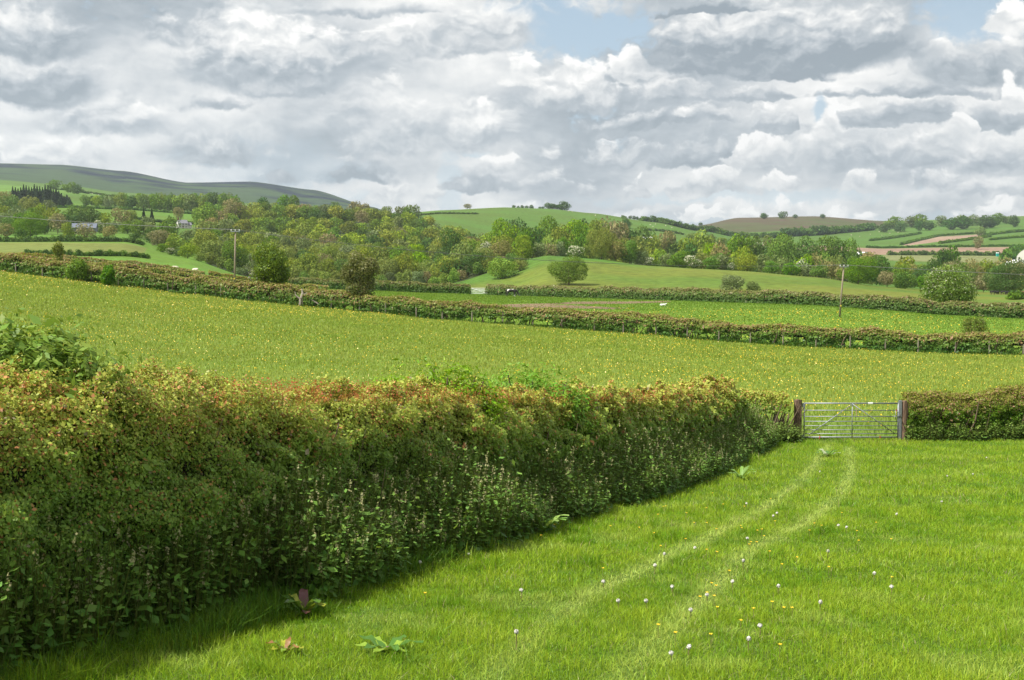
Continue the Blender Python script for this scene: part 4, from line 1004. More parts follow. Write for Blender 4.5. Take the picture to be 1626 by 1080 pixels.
# -- single trees of the left valley, the farm and the skyline: px, top, width, kind, depth
ONE = [
 (8,302,24,'brown',1000),(22,309,38,'mid',900),(46,312,32,'olive',860),(62,322,26,'fresh',780),(78,318,22,'grey',900),(2,326,26,'olive',760),(30,326,30,'grey',740),(50,332,28,'mid',700),(12,338,32,'grey',680),(34,340,28,'mid',640),(8,354,26,'brown',560),(32,362,18,'dark',520),
 (84,330,22,'olive',700),(91,339,24,'brown',640),(104,337,30,'dark',690),(120,326,30,'mid',760),(138,327,34,'dark',700),(122,342,28,'dark',650),(70,345,22,'dark',640),(107,354,13,'olive',520),(137,355,27,'brown',510),(173,357,20,'brown',512),(192,331,28,'brown',760),(167,338,20,'olive',740),(207,334,18,'olive',790),(158,350,16,'blossom',640),(202,352,24,'mid',640),(182,350,24,'grey',650),(218,350,22,'mid',620),
 (228,331,14,'conifer',760),(241,331,14,'conifer',765),(234,342,14,'grey',700),(283,329,10,'brown',960),(268,343,28,'mid',700),(237,353,30,'grey',620),(262,354,28,'mid',600),(244,360,30,'dark',570),(251,367,34,'brown',540),(275,373,28,'fresh',520),(270,395,15,'blossom',470),(259,397,18,'mid',474),(281,398,14,'dark',474),(215,374,18,'dark',520),(318,350,26,'olive',720),(300,364,26,'grey',650),(306,378,28,'mid',590),(336,352,30,'olive',740),(373,317,38,'brown',1010),(352,348,28,'grey',760),
 (14,344,14,'mid',620),(85,288,20,'mid',1750),(112,300,20,'mid',1560),(122,302,18,'dark',1540),(417,312,12,'dark',1130),(449,310,22,'mid',1130),(468,311,22,'mid',1128),(565,318,14,'brown',1120),(578,322,12,'brown',1120),(614,326,9,'grey',1150),(637,326,12,'grey',1150),(656,323,17,'grey',1152),(648,331,12,'mid',1140),(742,329,12,'brown',1790),
 (820,349,18,'dark',790),(848,362,26,'dark',700),(872,371,18,'fresh',640),(893,360,18,'olive',680),(927,347,18,'dark',1000),(936,354,20,'mid',900),(950,351,32,'olive',780),(966,349,24,'brown',800),(980,350,30,'brown',790),(990,358,14,'dark',820),(1002,365,18,'dark',840),(1021,357,25,'mid',860),(994,352,16,'dark',1500),(846,384,22,'grey',560),(858,384,14,'grey',556),(876,387,26,'brown',560),(896,376,22,'mid',600),(914,394,24,'blossom',520),(926,373,26,'mid',590),(936,388,20,'olive',530),(890,384,16,'grey',560),(990,380,20,'olive',620),
 (1012,376,24,'olive',640),(1046,394,20,'fresh',560),(1030,408,18,'blossom',520),(1062,401,30,'grey',540),(1079,399,34,'mid',530),(1097,387,20,'dark',640),(1060,367,24,'brown',900),(1040,376,24,'olive',740),(1090,378,22,'olive',760),(1101,407,26,'blossom',505),(1115,402,26,'olive',520),(1127,384,20,'fresh',680),(1141,386,26,'brown',660),(1131,411,24,'mid',500),(1147,405,28,'grey',505),(1179,389,28,'fresh',600),(1191,376,28,'mid',700),(1160,417,12,'blossom',495),(1170,410,24,'olive',500),(1186,414,33,'olive',478),(1206,384,14,'blossom',1150),(1212,404,26,'grey',540),(1226,414,24,'mid',495),
 (1240,404,28,'grey',560),(1241,368,22,'mid',760),(1257,418,26,'mid',480),(1278,402,20,'fresh',600),(1270,412,14,'blossom',560),(1284,420,26,'grey',480),(1300,428,26,'mid',465),(1320,415,26,'brown',500),(1326,406,18,'olive',560),(1337,424,22,'brown',470),(1298,404,22,'brown',600),(1312,402,24,'mid',620),(1398,408,42,'dark',540),(1409,430,32,'brown',462),(1428,420,36,'mid',480),(1438,436,34,'mid',452),(1384,400,30,'brown',640),
 (1440,408,28,'olive',620),(1447,418,22,'brown',560),(1480,411,34,'dark',560),(1462,424,36,'dark',500),(1472,438,32,'mid',455),(1500,394,22,'dark',760),(1508,393,18,'mid',765),(1514,412,34,'brown',600),(1544,413,34,'brown',600),(1528,420,28,'mid',540),(1565,414,28,'olive',610),(1590,409,24,'brown',640),(1562,434,28,'brown',470),(1545,428,24,'mid',480),(1612,414,26,'brown',560),(1620,412,20,'grey',600),(1578,422,22,'mid',520),
 (1553,376,15,'brown',1350),(1558,361,18,'grey',1800),
]
NEARBY = [(0,60,'at the far left valley edge'),(60,110,'in the left valley'),(110,160,'by the small barn'),(160,225,'right of the small barn'),(225,310,'near the white farmhouse'),(310,480,'above the wood, left half'),(480,700,'on the skyline over the wood'),(700,840,'at the right end of the wood'),(840,940,'above the bright slope, left'),(940,1030,'behind the slope tree row'),(1030,1110,'right of the slope trees'),(1110,1200,'in the middle of the valley'),(1200,1290,'left of the big clump'),(1290,1400,'behind the right pole'),(1400,1460,'left of the hawthorn'),(1460,1540,'above the hawthorn'),(1540,1640,'at the right valley edge')]
cnt = {}
items = []
for px, top, wpx, kind, Y in ONE:
    reg = next(n for a, b, n in NEARBY if a <= px < b)
    items.append((reg, kind, px, top, wpx, Y)); cnt.setdefault((reg, kind), []).append((px, len(items)-1))
rank = {}
for k, v in cnt.items():
    v.sort()
    for j, (_, i) in enumerate(v): rank[i] = (j, len(v))
for i, (reg, kind, px, top, wpx, Y) in enumerate(items):
    j, m = rank[i]; wd = KIND[kind][3]+('' if kind == 'conifer' else ' tree')
    lab = f'{wd} {reg}' if m == 1 else f'{wd} {reg}, {ordinal(j+1)} from left'
    tree(px, top, wpx, kind, Y, lab, group=None if m == 1 else f'{KIND[kind][3]} trees {reg}')
# -- dark conifer plantation
for i in range(22):
    px = 20+i*4.3; Y = 1130+(i % 3)*30; top = 294+(i % 4)*1.5+(0 if i < 15 else (i-14)*2.6)+(3 if i < 3 else 0)
    tree(px, top, 15, 'conifer', Y, f'dark conifer of the plantation on the left hill, {ordinal(i+1)} from the left', 'conifers of the dark plantation')
# -- belt of trees along the upper fields
kk = ['mid', 'mid', 'olive', 'fresh', 'mid', 'dark', 'grey']
for i in range(27):
    px = 136+i*9.2; Y = 1190+(i % 2)*30; top = 306+(i % 3)*1.6+max(0, 6-i)*.6
    tree(px, top, 15, kk[(i*5) % 7], Y, f'tree of the long belt below the moor, {ordinal(i+1)} from left', 'belt of trees below the moor')
# -- the wooded hillside, nearest rows as single trees
def base_px(px, Y):
    z = tz(xof(px, Y), Y); k = z/Y; return 430-F_PX*k
wk = ['olive', 'mid', 'olive', 'brown', 'olive', 'fresh', 'mid', 'grey', 'olive', 'dark', 'fresh', 'mid']
rows = [(500, 330, 838, 31), (560, 318, 835, 30), (630, 322, 812, 28), (710, 330, 800, 27)]
for ri, (Y, a, b, sp) in enumerate(rows):
    px = a+sp*.3; i = 0; nm = ['front row', 'second row up', 'third row up', 'fourth row up'][ri]
    while px < b:
        i += 1; kind = wk[int(rng.integers(0, 12))]; yy = Y+rng.uniform(-14, 14)
        Hm = rng.uniform(10.5, 15)*(1 if ri else .85); wpx = rng.uniform(.9, 1.35)*sp
        z = tz(xof(px, yy), yy)+Hm; top = 430-F_PX*z/yy
        if kind == 'fresh' and rng.uniform() < .5: kind = 'olive'
        tree(px, top, wpx, kind, yy, f'{KIND[kind][3]} tree, {nm} of the hillside wood, {ordinal(i)} from left', f'trees in the {nm} of the hillside wood')
        px += sp*rng.uniform(.82, 1.18)
def merged_wood(name, label, spots, cat='wood'):
    """crowns too many to tell apart, one object"""
    Vs, Fs, Cs = [], [], []; k0 = 0
    for px, Y, Hm, wpx, kind in spots:
        x = xof(px, Y); cd, _ = tree_proto(kind, int(rng.integers(0, 4)), 0)
        n = len(cd.vertices); v = np.empty(n*3, np.float32); cd.vertices.foreach_get('co', v); v = v.reshape(-1, 3)
        c = np.empty(n*4, np.float32); cd.color_attributes['col'].data.foreach_get('color', c); c = c.reshape(-1, 4)[:, :3]
        a = rng.uniform(0, 6.28); Wm = wpx*Y/F_PX; R_ = np.array([[math.cos(a), math.sin(a)], [-math.sin(a), math.cos(a)]])
        v = v.copy(); v[:, :2] = v[:, :2]@R_*Wm; v[:, 2] *= Hm; v += np.array([x, Y, tz(x, Y)])
        Vs.append(v); Fs.append(np.arange(n).reshape(-1, 4)+k0); k0 += n; Cs.append(c*rng.uniform(.72, 1.25)*np.array([rng.uniform(.9, 1.12), 1, rng.uniform(.85, 1.1)]))
    return tag(mesh_obj(name, np.concatenate(Vs), np.concatenate(Fs), np.concatenate(Cs), M_TREE), label, cat, kind='stuff')
sp = []
for Y, a, b, s_ in [(780, 335, 790, 24), (850, 340, 800, 23), (930, 330, 800, 22), (1010, 345, 740, 20), (1085, 345, 690, 18)]:
    px = a
    while px < b:
        sp.append((px, Y+rng.uniform(-25, 25), rng.uniform(11, 15.5), s_*rng.uniform(1.0, 1.4), wk[int(rng.integers(0, 12))])); px += s_*rng.uniform(.75, 1.1)
merged_wood('wood', 'upper part of the mixed spring wood that covers the hillside', sp)
sp = []
for Y, a, b, s_, h in [(476, 320, 835, 15, 4.5), (900, 985, 1240, 20, 9), (640, 1030, 1230, 22, 9), (560, 1020, 1180, 22, 7), (760, 830, 990, 22, 10), (640, 850, 1000, 22, 8), (560, 1180, 1400, 22, 6), (640, 1240, 1440, 24, 7), (700, 1420, 1626, 26, 8), (560, 1430, 1640, 26, 7), (1020, 1000, 1130, 16, 8), (1300, 1100, 1250, 14, 9)]:
    px = a
    while px < b:
        sp.append((px, Y+rng.uniform(-20, 20), rng.uniform(.7, 1.3)*h, s_*rng.uniform(1.0, 1.4), wk[int(rng.integers(0, 12))])); px += s_*rng.uniform(.8, 1.15)
merged_wood('scrub', 'thick scrub and low bushes at the foot of the wood and along the valley', sp, 'scrub')
# ridge trees far right, brown hill bushes
RIDGE = [(1404,355,14),(1418,352,18),(1430,353,14),(1447,352,16),(1459,349,10),(1458,357,20),(1477,353,14),(1495,356,16),(1510,351,18),(1524,346,16),(1528,353,20),(1545,354,16),(1563,344,20),(1582,348,16),(1574,360,16),(1598,352,12),(1610,341,12)]
for i, (px, top, wpx) in enumerate(RIDGE):
    tree(px, top, wpx*1.35, ['dark', 'mid', 'dark', 'grey'][i % 4], 2300 if i % 2 else 2150, f'small distant tree on the right hand ridge, {ordinal(i+1)} from the left', 'trees along the right hand ridge')
for i, (px, top, wpx) in enumerate([(1212,352,12),(1243,350,14),(1262,354,8),(1306,343,9),(1112,353,7)]):
    tree(px, top, wpx, 'dark', 2650 if i < 4 else 2500, f'lone dark bush on the brown hill, {ordinal(i+1)} from the left' if i < 4 else 'tiny dark tree in the saddle left of the brown hill', 'lone bushes of the brown hill', name='bush', cat='bush')
for i, (px, top, wpx) in enumerate([(816,328.5,5),(823,328.5,4),(829,328.5,5),(836,328.5,5),(844,327.5,6),(857,328.5,4),(862,328.5,4),(870,326,10),(877,329,10),(883,330,9),(889,335,9),(896,340,14),(1001,343,5),(1007,343,5),(1012,344,4),(1017,346,4)]):
    tree(px, top, wpx*1.25, 'dark', 1790 if px < 900 else 1795, f'tiny windblown tree on the central green hill, {ordinal(i+1)} from the left', 'tiny trees along the central green hill')

# distant hedgerows as low lumpy belts
def far_hedge(label, pts, h, wd, kinds=('mid', 'dark')):
    q = []
    if pts[0][1] > 1400 and h < 8: h *= .6; wd *= .8
    for i in range(len(pts)-1):
        (p0, y0), (p1, y1) = pts[i], pts[i+1]; L = math.hypot(xof(p1, y1)-xof(p0, y0), y1-y0); n = max(2, int(L/(wd*.42)))
        q += [(p0+(p1-p0)*j/n, y0+(y1-y0)*j/n) for j in range(n)]
    Vs, Fs, Cs = [], [], []; k0 = 0
    x_, y_ = xof(pts[0][0], pts[0][1]), pts[0][1]; org = np.array([x_, y_, tz(x_, y_)])
    for px, Y in q:
        x = xof(px, Y); cd, _ = tree_proto(kinds[int(rng.integers(0, len(kinds)))], int(rng.integers(0, 4)), 0)
        n = len(cd.vertices); v = np.empty(n*3, np.float32); cd.vertices.foreach_get('co', v); v = v.reshape(-1, 4, 3)[::5].reshape(-1, 3).copy()
        c = np.empty(n*4, np.float32); cd.color_attributes['col'].data.foreach_get('color', c); c = c.reshape(-1, 4, 4)[::5, :, :3].reshape(-1, 3)
        a = v.reshape(-1, 4, 3); m_ = a.mean(1, keepdims=True); v = (m_+(a-m_)*2.2).reshape(-1, 3)
        v[:, :2] *= wd*rng.uniform(.8, 1.3); v[:, 2] *= h*rng.uniform(.7, 1.35); v[:, 2] = np.maximum(v[:, 2], 0)-.12*h; v += np.array([x, Y, tz(x, Y)])-org
        n = len(v); Vs.append(v); Fs.append(np.arange(n).reshape(-1, 4)+k0); k0 += n; Cs.append(c)
    o = mesh_obj('hedge', np.concatenate(Vs), np.concatenate(Fs), np.concatenate(Cs), M_TREE, loc=tuple(org)); return tag(o, label, 'hedge', 'distant field hedges')
for lab, pts, h, wd in [
 ('thin distant hedge between the dull meadow and the green strip at left', [(45, 345), (130, 343), (240, 352)], 1.7, 1.5),
 ('distant hedge along the top of the dull meadow at left', [(-40, 480), (60, 478), (230, 490)], 2.2, 2.2),
 ('distant hedge curving down from the bare tree below the small barn', [(100, 520), (112, 545), (118, 600)], 2.0, 2.0),
 ('distant hedge along the field above the white farmhouse', [(210, 900), (240, 905), (310, 940)], 2.4, 2.8),
 ('distant hedge running in front of the long tree belt', [(85, 1120), (180, 1140), (320, 1160)], 2.5, 3.2),
 ('short distant hedge below the single round tree on the left hill', [(94, 1700), (120, 1710), (145, 1730)], 5.0, 6.0),
 ('dark line of hedge across the pale fields under the moor', [(120, 1850), (150, 1870), (200, 1920)], 5.0, 7.0),
 ('dark hedge descending the right shoulder of the central green hill', [(1020, 1790), (1060, 1800), (1105, 1830)], 9.0, 9.0),
 ('thin hedge across the lower part of the central green hill', [(1028, 1500), (1050, 1505), (1085, 1530)], 5.0, 6.0),
 ('short thin hedge climbing the central green hill', [(988, 1760), (993, 1650), (996, 1600)], 5.0, 6.0),
 ('low dark hedge on the left flank of the central green hill', [(670, 1480), (720, 1490), (760, 1500)], 4.0, 6.0),
 ('long wooded hedge at the foot of the brown hill', [(1245, 1950), (1300, 2030), (1350, 2150), (1385, 2250)], 13., 14.),
 ('low scrub hedge at the left foot of the brown hill', [(1090, 1900), (1140, 1880), (1190, 1850), (1240, 1850)], 9., 12.),
 ('thin hedge dividing the sheep pasture on the right hillside', [(1380, 1750), (1420, 1880), (1460, 2020)], 6., 6.),
 ('hedge along the upper edge of the main ploughed field', [(1375, 1440), (1480, 1440), (1612, 1440)], 4.5, 5.),
 ('hedge along the lower edge of the main ploughed field', [(1410, 1170), (1500, 1172), (1600, 1172)], 4.2, 5.),
 ('hedge on the upper edge of the slanting ploughed strip', [(1430, 1560), (1490, 1880), (1562, 1960)], 5.5, 6.),
 ('hedge on the lower edge of the slanting ploughed strip', [(1490, 1560), (1530, 1660), (1570, 1780)], 5.5, 6.),
 ('hedge climbing towards the ridge at the right edge', [(1560, 1830), (1590, 1900), (1640, 1990)], 7., 8.),
 ('second hedge climbing the right hand hillside, below the first', [(1570, 1650), (1600, 1700), (1640, 1740)], 5., 6.),
 ('bushy hedge beside the white sheds at the right edge', [(1596, 1000), (1606, 1100), (1622, 1250)], 9., 9.),
 ('short hedge stub below the black cattle at the right edge', [(1606, 330), (1618, 345), (1640, 352)], 2.2, 2.2),
]: far_hedge(lab, pts, h, wd)

# ------------------------------------------------------------------ buildings
M_WALLW = plain_mat('white_render', (.60, .58, .54), .9, n_amt=.12); M_SLATE = plain_mat('slate', (.20, .20, .22), .7, n_amt=.2); M_TIN = plain_mat('tin_roof', (.13, .15, .20), .6, .1, n_amt=.15); M_GLASS = plain_mat('dark_glass', (.03, .035, .04), .15, n_amt=.1, spec=.6); M_POLY = plain_mat('pale_sheeting', (.80, .80, .80), .5, n_amt=.06); M_BRICK = plain_mat('brick', (.28, .12, .08), .9)
def gable(mb_wall, mb_roof, w_, d, h, rh, ox=0, oy=0, oh=.3):
    mb_wall.box((ox, oy, h/2), (w_, d, h))
    b = len(mb_wall.v)
    for sx in (-.5, .5): mb_wall.poly([(ox+sx*w_, oy-d/2, h), (ox+sx*w_, oy+d/2, h), (ox+sx*w_, oy, h+rh)])
    t = .15
    for s in (-1, 1):
        e = oh; p = [(ox-w_/2-e, oy+s*(d/2+e), h-e*rh/(d/2)), (ox+w_/2+e, oy+s*(d/2+e), h-e*rh/(d/2)), (ox+w_/2+e, oy, h+rh+.02), (ox-w_/2-e, oy, h+rh+.02)]
        q = [(a, b_, c+t) for a, b_, c in p]; mb_roof.poly(p); mb_roof.poly(q)
        for i in range(4): mb_roof.poly([p[i], p[(i+1) % 4], q[(i+1) % 4], q[i]])
def building(name, label, cat, px, Y, w_, d, h, rh, wall, roof, rz=0., zoff=0., windows=(), chim=(), door=None, wing=None):
    x = xof(px, Y); t = tag(empty(name, (x, Y, tz(x, Y)+zoff), rz), label, cat)
    a, b = MB(), MB(); gable(a, b, w_, d, h, rh)
    if wing: gable(a, b, *wing)
    a.build('wall', wall, t); rf = b.build('roof', roof, t)
    for cx in chim:
        mb = MB(); mb.box((cx, 0, h+rh+.5), (1.0, .8, 1.6)); mb.box((cx, 0, h+rh+1.35), (1.15, .95, .15)); mb.build('chimney', M_BRICK, rf)
    for wx, wz, ww, wh in windows:
        mb = MB(); mb.box((wx, -d/2-.03, wz), (ww, .06, wh)); f = mb.build('window', M_WALLW, t)
        mb = MB(); mb.box((wx-ww*.23, -d/2-.07, wz), (ww*.38, .03, wh*.84)); mb.box((wx+ww*.23, -d/2-.07, wz), (ww*.38, .03, wh*.84)); mb.build('pane', M_GLASS, f)
    if door: mb = MB(); mb.box((door[0], -d/2-.04, door[2]/2), (door[1], .08, door[2])); mb.build('door', M_OLDWOOD, t)
    return t
hy = 800; hz = at(292, 363, hy).z-tz(xof(292, hy), hy)
building('farmhouse', 'small white farmhouse with slate roof among the trees above the wood', 'house', 291, hy, 6.2, 5.2, 3.4, 2.2, M_WALLW, M_SLATE, .55, hz, [(-2, 2.7, .8, .8), (0, 2.7, .8, .8), (2, 2.7, .8, .8), (-2, 1.1, .8, .8), (2, 1.1, .8, .8)], (-2.4,), (0, .9, 1.8), (3, 4, 2.4, 1.5, 4.6, .5))
by = 600; bz = at(138, 368, by).z-tz(xof(138, by), by)
building('barn', 'low barn with blue grey metal roof half hidden by trees at left', 'barn', 137, by, 11.5, 8, 1.8, 2.2, M_SLATE, M_TIN, .2, bz, door=(0, 3, 1.7))
by = 900; bz = at(1010, 384, by).z-tz(xof(1010, by), by)
building('farm_shed', 'long low shed with pale roof behind the trees at centre right, brown part', 'shed', 1000, by, 13, 9, 1.8, 1.7, M_OLDWOOD, plain_mat('rusty_sheet', (.30, .24, .22), .7), 0, bz, door=(2, 3, 1.7))
building('farm_shed', 'long low shed with bright white roof behind the trees at centre right', 'shed', 1025, by+6, 9, 8, 1.8, 1.4, M_WALLW, M_POLY, 0, bz+.3, door=(1, 2.5, 1.7))
def tunnel(name, label, px, Y, rw, L, rz, py, rh):
    x = xof(px, Y); z = at(px, py, Y).z; t = tag(empty(name, (x, Y, z), rz), label, 'polytunnel'); mb = MB(); n = 14
    for s in (0, L):
        for i in range(n+1):
            q = math.pi*i/n; mb.v.append((math.cos(q)*rw, s, math.sin(q)*rh-.5))
    for i in range(n): mb.f.append((i, i+1, n+1+i+1, n+1+i))
    mb.build('cover', M_POLY, t, True)
    mb = MB(); mb.poly([(math.cos(math.pi*i/n)*rw*.97, .06, math.sin(math.pi*i/n)*rh*.97-.5) for i in range(n+1)]); mb.box((0, 0, rh*.3), (rw*.55, .08, rh*.75)); mb.build('end_wall', M_WALLW, t)
    for f in (.2, .5, .8):
        mb = MB(); mb.tube([(math.cos(math.pi*i/n)*rw*1.01, L*f, math.sin(math.pi*i/n)*rh*1.01-.5) for i in range(n+1)], .12, 5); mb.build('hoop', M_GALV, t)
tunnel('polytunnel', 'small white arched polytunnel at the left end of the ploughed field', 1374, 950, 3.0, 9, .5, 405, 3.0)
tunnel('polytunnel', 'large white arched shed at the right edge of the valley, the upper one', 1643, 830, 13, 26, -.5, 411, 9)
tunnel('polytunnel', 'lower white arched shed in front of the large one at the right edge', 1626, 780, 5.5, 14, .2, 421, 4)
x = xof(1582, 1150); t = tag(empty('site_toilet', (x, 1150, tz(x, 1150))), 'small turquoise cabin with white top on the edge of the ploughed field', 'cabin')
mb = MB(); mb.box((0, 0, 1.6), (2.2, 2.2, 3.2)); mb.build('cabin_body', plain_mat('turquoise', (.03, .38, .32), .5), t, bevel=.05); mb = MB(); mb.box((0, 0, 3.5), (2.4, 2.4, .6), taper=.7); mb.build('roof', M_POLY, t, bevel=.05)
# small gate in the far hedge
t = tag(empty('field_gate', (G3.x-1.7, H3(G3.x)-.1, tz(G3.x, H3(G3.x)))), 'small grey gate in the far hedge on the other side of the pasture', 'gate')
for h in (.25, .5, .75, 1.0, 1.25): MB().tube([(0, 0, h), (3.1, 0, h)], .055, 5).build('rail', M_WHITE, t)
mb = MB(); mb.tube([(0, 0, 0), (0, 0, 1.3)], .05, 5); mb.tube([(3.1, 0, .1), (3.1, 0, 1.3)], .05, 5); mb.tube([(.1, -.05, 1.2), (3.0, -.05, .25)], .05, 5); mb.build('gate_frame', M_WHITE, t)
post('gate_post', 'pale timber post at the right end of the small far gate', G3.x+1.6, H3(G3.x)-.1, .26, .24, 1.6, M_PALEWOOD)

# ------------------------------------------------------------------ animals: one skinned surface each, coat as patches in the material
def coat(name, c1, c2, scale, thr):
    m = bpy.data.materials.new(name); m.use_nodes = True; t = NT(m.node_tree); t.n.clear()
    v = t.node('ShaderNodeTexCoord').outputs['Object']; n = t.noise(v, scale, 1, .4)
    p = t.node('ShaderNodeBsdfPrincipled', {'Base Color': t.mix(t.mr(n, thr-.01, thr+.01), c1, c2), 'Roughness': .85}); t.node('ShaderNodeOutputMaterial', {0: p.outputs[0]}); return m
def quadruped(name, label, cat, loc, rz, s, mat, graze=True, lying=False, wool=1.0, group=None):
    """s: shoulder height in metres; body faces +X"""
    leg = .52 if not lying else .12
    J = [((0, 0, .78), .185*wool), ((.34, 0, .80), .20*wool), ((.62, 0, .80), .185*wool), ((-.36, 0, .80), .195*wool), ((-.50, 0, .84), .13*wool)]
    hd = [((.80, 0, .80 if graze else .98), .105), ((1.00, 0, .46 if graze else 1.10), .078), ((1.12, 0, .24 if graze else 1.10), .082), ((1.22, 0, .08 if graze else 1.00), .050)]
    if lying: J = [((p[0], p[1], p[2]-.42), r) for p, r in J]; hd = [((.80, 0, .5), .11), ((.95, 0, .62), .09), ((1.05, 0, .66), .085), ((1.20, 0, .60), .05)]
    V = [p for p, _ in J]+[p for p, _ in hd]; Rr = [r for _, r in J]+[r for _, r in hd]
    E = [(0, 1), (1, 2), (0, 3), (3, 4), (2, 5), (5, 6), (6, 7), (7, 8)]
    def add(p, r, par): V.append(p); Rr.append(r); E.append((par, len(V)-1)); return len(V)-1
    for sy in (-1, 1):
        if lying:
            a = add((.62, sy*.16, .22), .075, 2); b = add((.80, sy*.17, .07), .04, a); a = add((-.30, sy*.18, .22), .09, 3); b = add((-.05, sy*.22, .06), .045, a)
        else:
            o_ = sy*.06
            a = add((.60+o_, sy*.13, .56), .080, 2); b = add((.61+o_, sy*.13, .32), .043, a); c = add((.60+o_, sy*.13, .10), .030, b); add((.64+o_, sy*.13, .025), .036, c)
            a = add((-.36-o_, sy*.14, .60), .105, 3); b = add((-.30-o_, sy*.14, .42), .058, a); c = add((-.42-o_, sy*.14, .28), .036, b); d = add((-.38-o_, sy*.14, .09), .029, c); add((-.34-o_, sy*.14, .025), .036, d)
    for sy in (-1, 1):   # ears
        add((hd[2][0][0]-.06, sy*.13, hd[2][0][2]+(.05 if not graze else .10)), .022, 7)
    a = add((-.57, 0, .74 if not lying else .32), .022, 4); add((-.59, 0, .42 if not lying else .12), .018, a)
    me = bpy.data.meshes.new('body'); me.from_pydata([tuple(c*s*1.02 for c in p) for p in V], E, []); me.materials.append(mat)
    o = bpy.data.objects.new('body', me); col.objects.link(o)
    sk = o.modifiers.new('skin', 'SKIN'); sk.use_smooth_shade = True
    for i, r in enumerate(Rr): me.skin_vertices[0].data[i].radius = (r*s, r*s); me.skin_vertices[0].data[i].use_root = (i == 0)
    ss = o.modifiers.new('sub', 'SUBSURF'); ss.levels = 2; ss.render_levels = 2
    t = tag(empty(name, loc, rz), label, cat, group); o.parent = t
    return t
C_COW = coat('black_and_white_coat', (.018, .016, .016), (.62, .60, .55), 1.6, .60); C_BLACK = coat('black_coat', (.014, .012, .012), (.02, .018, .018), 2, .5); C_SHEEP = coat('cream_fleece', (.62, .54, .44), (.68, .60, .50), 5, .5); C_RED = coat('red_brown_coat', (.22, .07, .04), (.26, .09, .05), 2, .5)
c = at(815, 470, 222); quadruped('cow', 'dark brown and white cow grazing in front of the far hedge', 'cow', (c.x-.6, 222, tz(c.x, 222)), 0, 1.45, C_COW)
c = at(1055, 486, 172); quadruped('lamb', 'white lamb lying alone in the pasture, right of the bare soil', 'lamb', (c.x-.3, c.y, tz(c.x, c.y)), .3, .62, coat('white_fleece', (.80, .79, .76), (.84, .83, .80), 5, .5), lying=True, wool=1.25)
for i, (px, Y, rz) in enumerate([(278, 262, .3), (312, 262, 2.9), (463, 262, 2.9), (502, 262, .2), (531, 262, .5), (541, 263, 2.6), (597, 262, .1)]):
    x = xof(px, Y); zt = [428, 430, 445, 444, 447, 449, 451][i]; zz = tz(x, Y)
    quadruped('sheep', f'cream sheep grazing beyond the hedges, {ordinal(i+1)} from left', 'sheep', (x, Y, zz), rz, .95, C_SHEEP, wool=1.35, group='sheep grazing beyond the hedges')
for i, px in enumerate((1575, 1582, 1592, 1600, 1608, 1613, 1618, 1622)):
    Y = 415+(i % 3)*3; x = xof(px, Y)
    quadruped('cow', f'black cow in the herd at the right edge, {ordinal(i+1)} from the left' if i < 7 else 'red brown cow at the right end of the black herd', 'cow', (x, Y, tz(x, Y)), [0.1, 3.0, -.3, .2][i % 4], 1.4, C_BLACK if i < 7 else C_RED, group='cattle herd at the right edge')
# distant sheep dots: small loaf shaped bodies with head and legs
shd = None
SP = [(1371,363),(1387,361),(1394,366),(1405,365),(1411,369),(1398,373),(1416,363),(1424,368),(1350,372),(1363,376),(1443,371),(1380,371)]
SPY = [2250, 2300, 2150, 2160, 2080, 2000, 2200, 2100, 2010, 1950, 2050, 2050]
SP2 = [(903, 1700), (908, 1690), (945, 1640), (1032, 1620), (1040, 1650), (1056, 1660), (1066, 1640), (1036, 1580), (150, 1780), (143, 1760), (160, 1800)]
allsp = [(p[0], y, 'right hand hillside') for p, y in zip(SP, SPY)]+[(p, y, 'central green hill' if p > 500 else 'pale fields under the moor') for p, y in SP2]
ctr = {}
for px, Y, where in sorted(allsp):
    x = xof(px, Y); ctr[where] = ctr.get(where, 0)+1; lab = f'distant white sheep dot on the {where}, {ordinal(ctr[where])} from the left'
    if shd is None:
        shd = tag(empty('sheep', (x, Y, tz(x, Y))), lab, 'sheep', 'distant sheep on the hills'); shd.scale = (1.6, 1.6, 1.6)
        mb = MB(); mb.tube([(-.55, 0, .62), (-.4, 0, .66), (.3, 0, .66), (.5, 0, .62)], [.12, .30, .30, .12], 8)
        for a in (-.35, .35):
            for b in (-.14, .14): mb.tube([(a, b, .5), (a, b, 0)], .05, 5)
        mb.tube([(.45, 0, .66), (.72, 0, .45)], [.11, .08], 6); mb.build('body', C_SHEEP, shd, True)
    else: copy_tree(shd, (x, Y, tz(x, Y)), rng.uniform(0, 6.28), (1.6, 1.6, 1.6), lab)

# ------------------------------------------------------------------ small plants of the near field
M_DOCK = foliage_mat('dock_leaf', .3, .45, .4, .3, 0)
def blade_leaf(V, F, C, base, a, L, w_, rise, colr, r, n=6):
    """one long wavy leaf, n segments, with a folded midrib"""
    b = len(V)
    for i in range(n+1):
        f = i/n; half = w_*math.sin(math.pi*min(1, f*.86+.07))**.8*(1+.12*math.sin(i*2.7+a)); rr = L*f
        z = rise*math.sin(f*1.9)*L; cx, cy = math.cos(a)*rr, math.sin(a)*rr
        sx, sy = -math.sin(a), math.cos(a)
        for k, dz in ((-1, .18), (0, 0), (1, .18)):
            V.append((base[0]+cx+sx*half*k, base[1]+cy+sy*half*k, base[2]+z+abs(k)*half*dz+.012*math.sin(i*2.2+k)))
            C.append(colr)
    for i in range(n):
        for k in (0, 1): F.append((b+i*3+k, b+i*3+k+1, b+(i+1)*3+k+1, b+(i+1)*3+k))
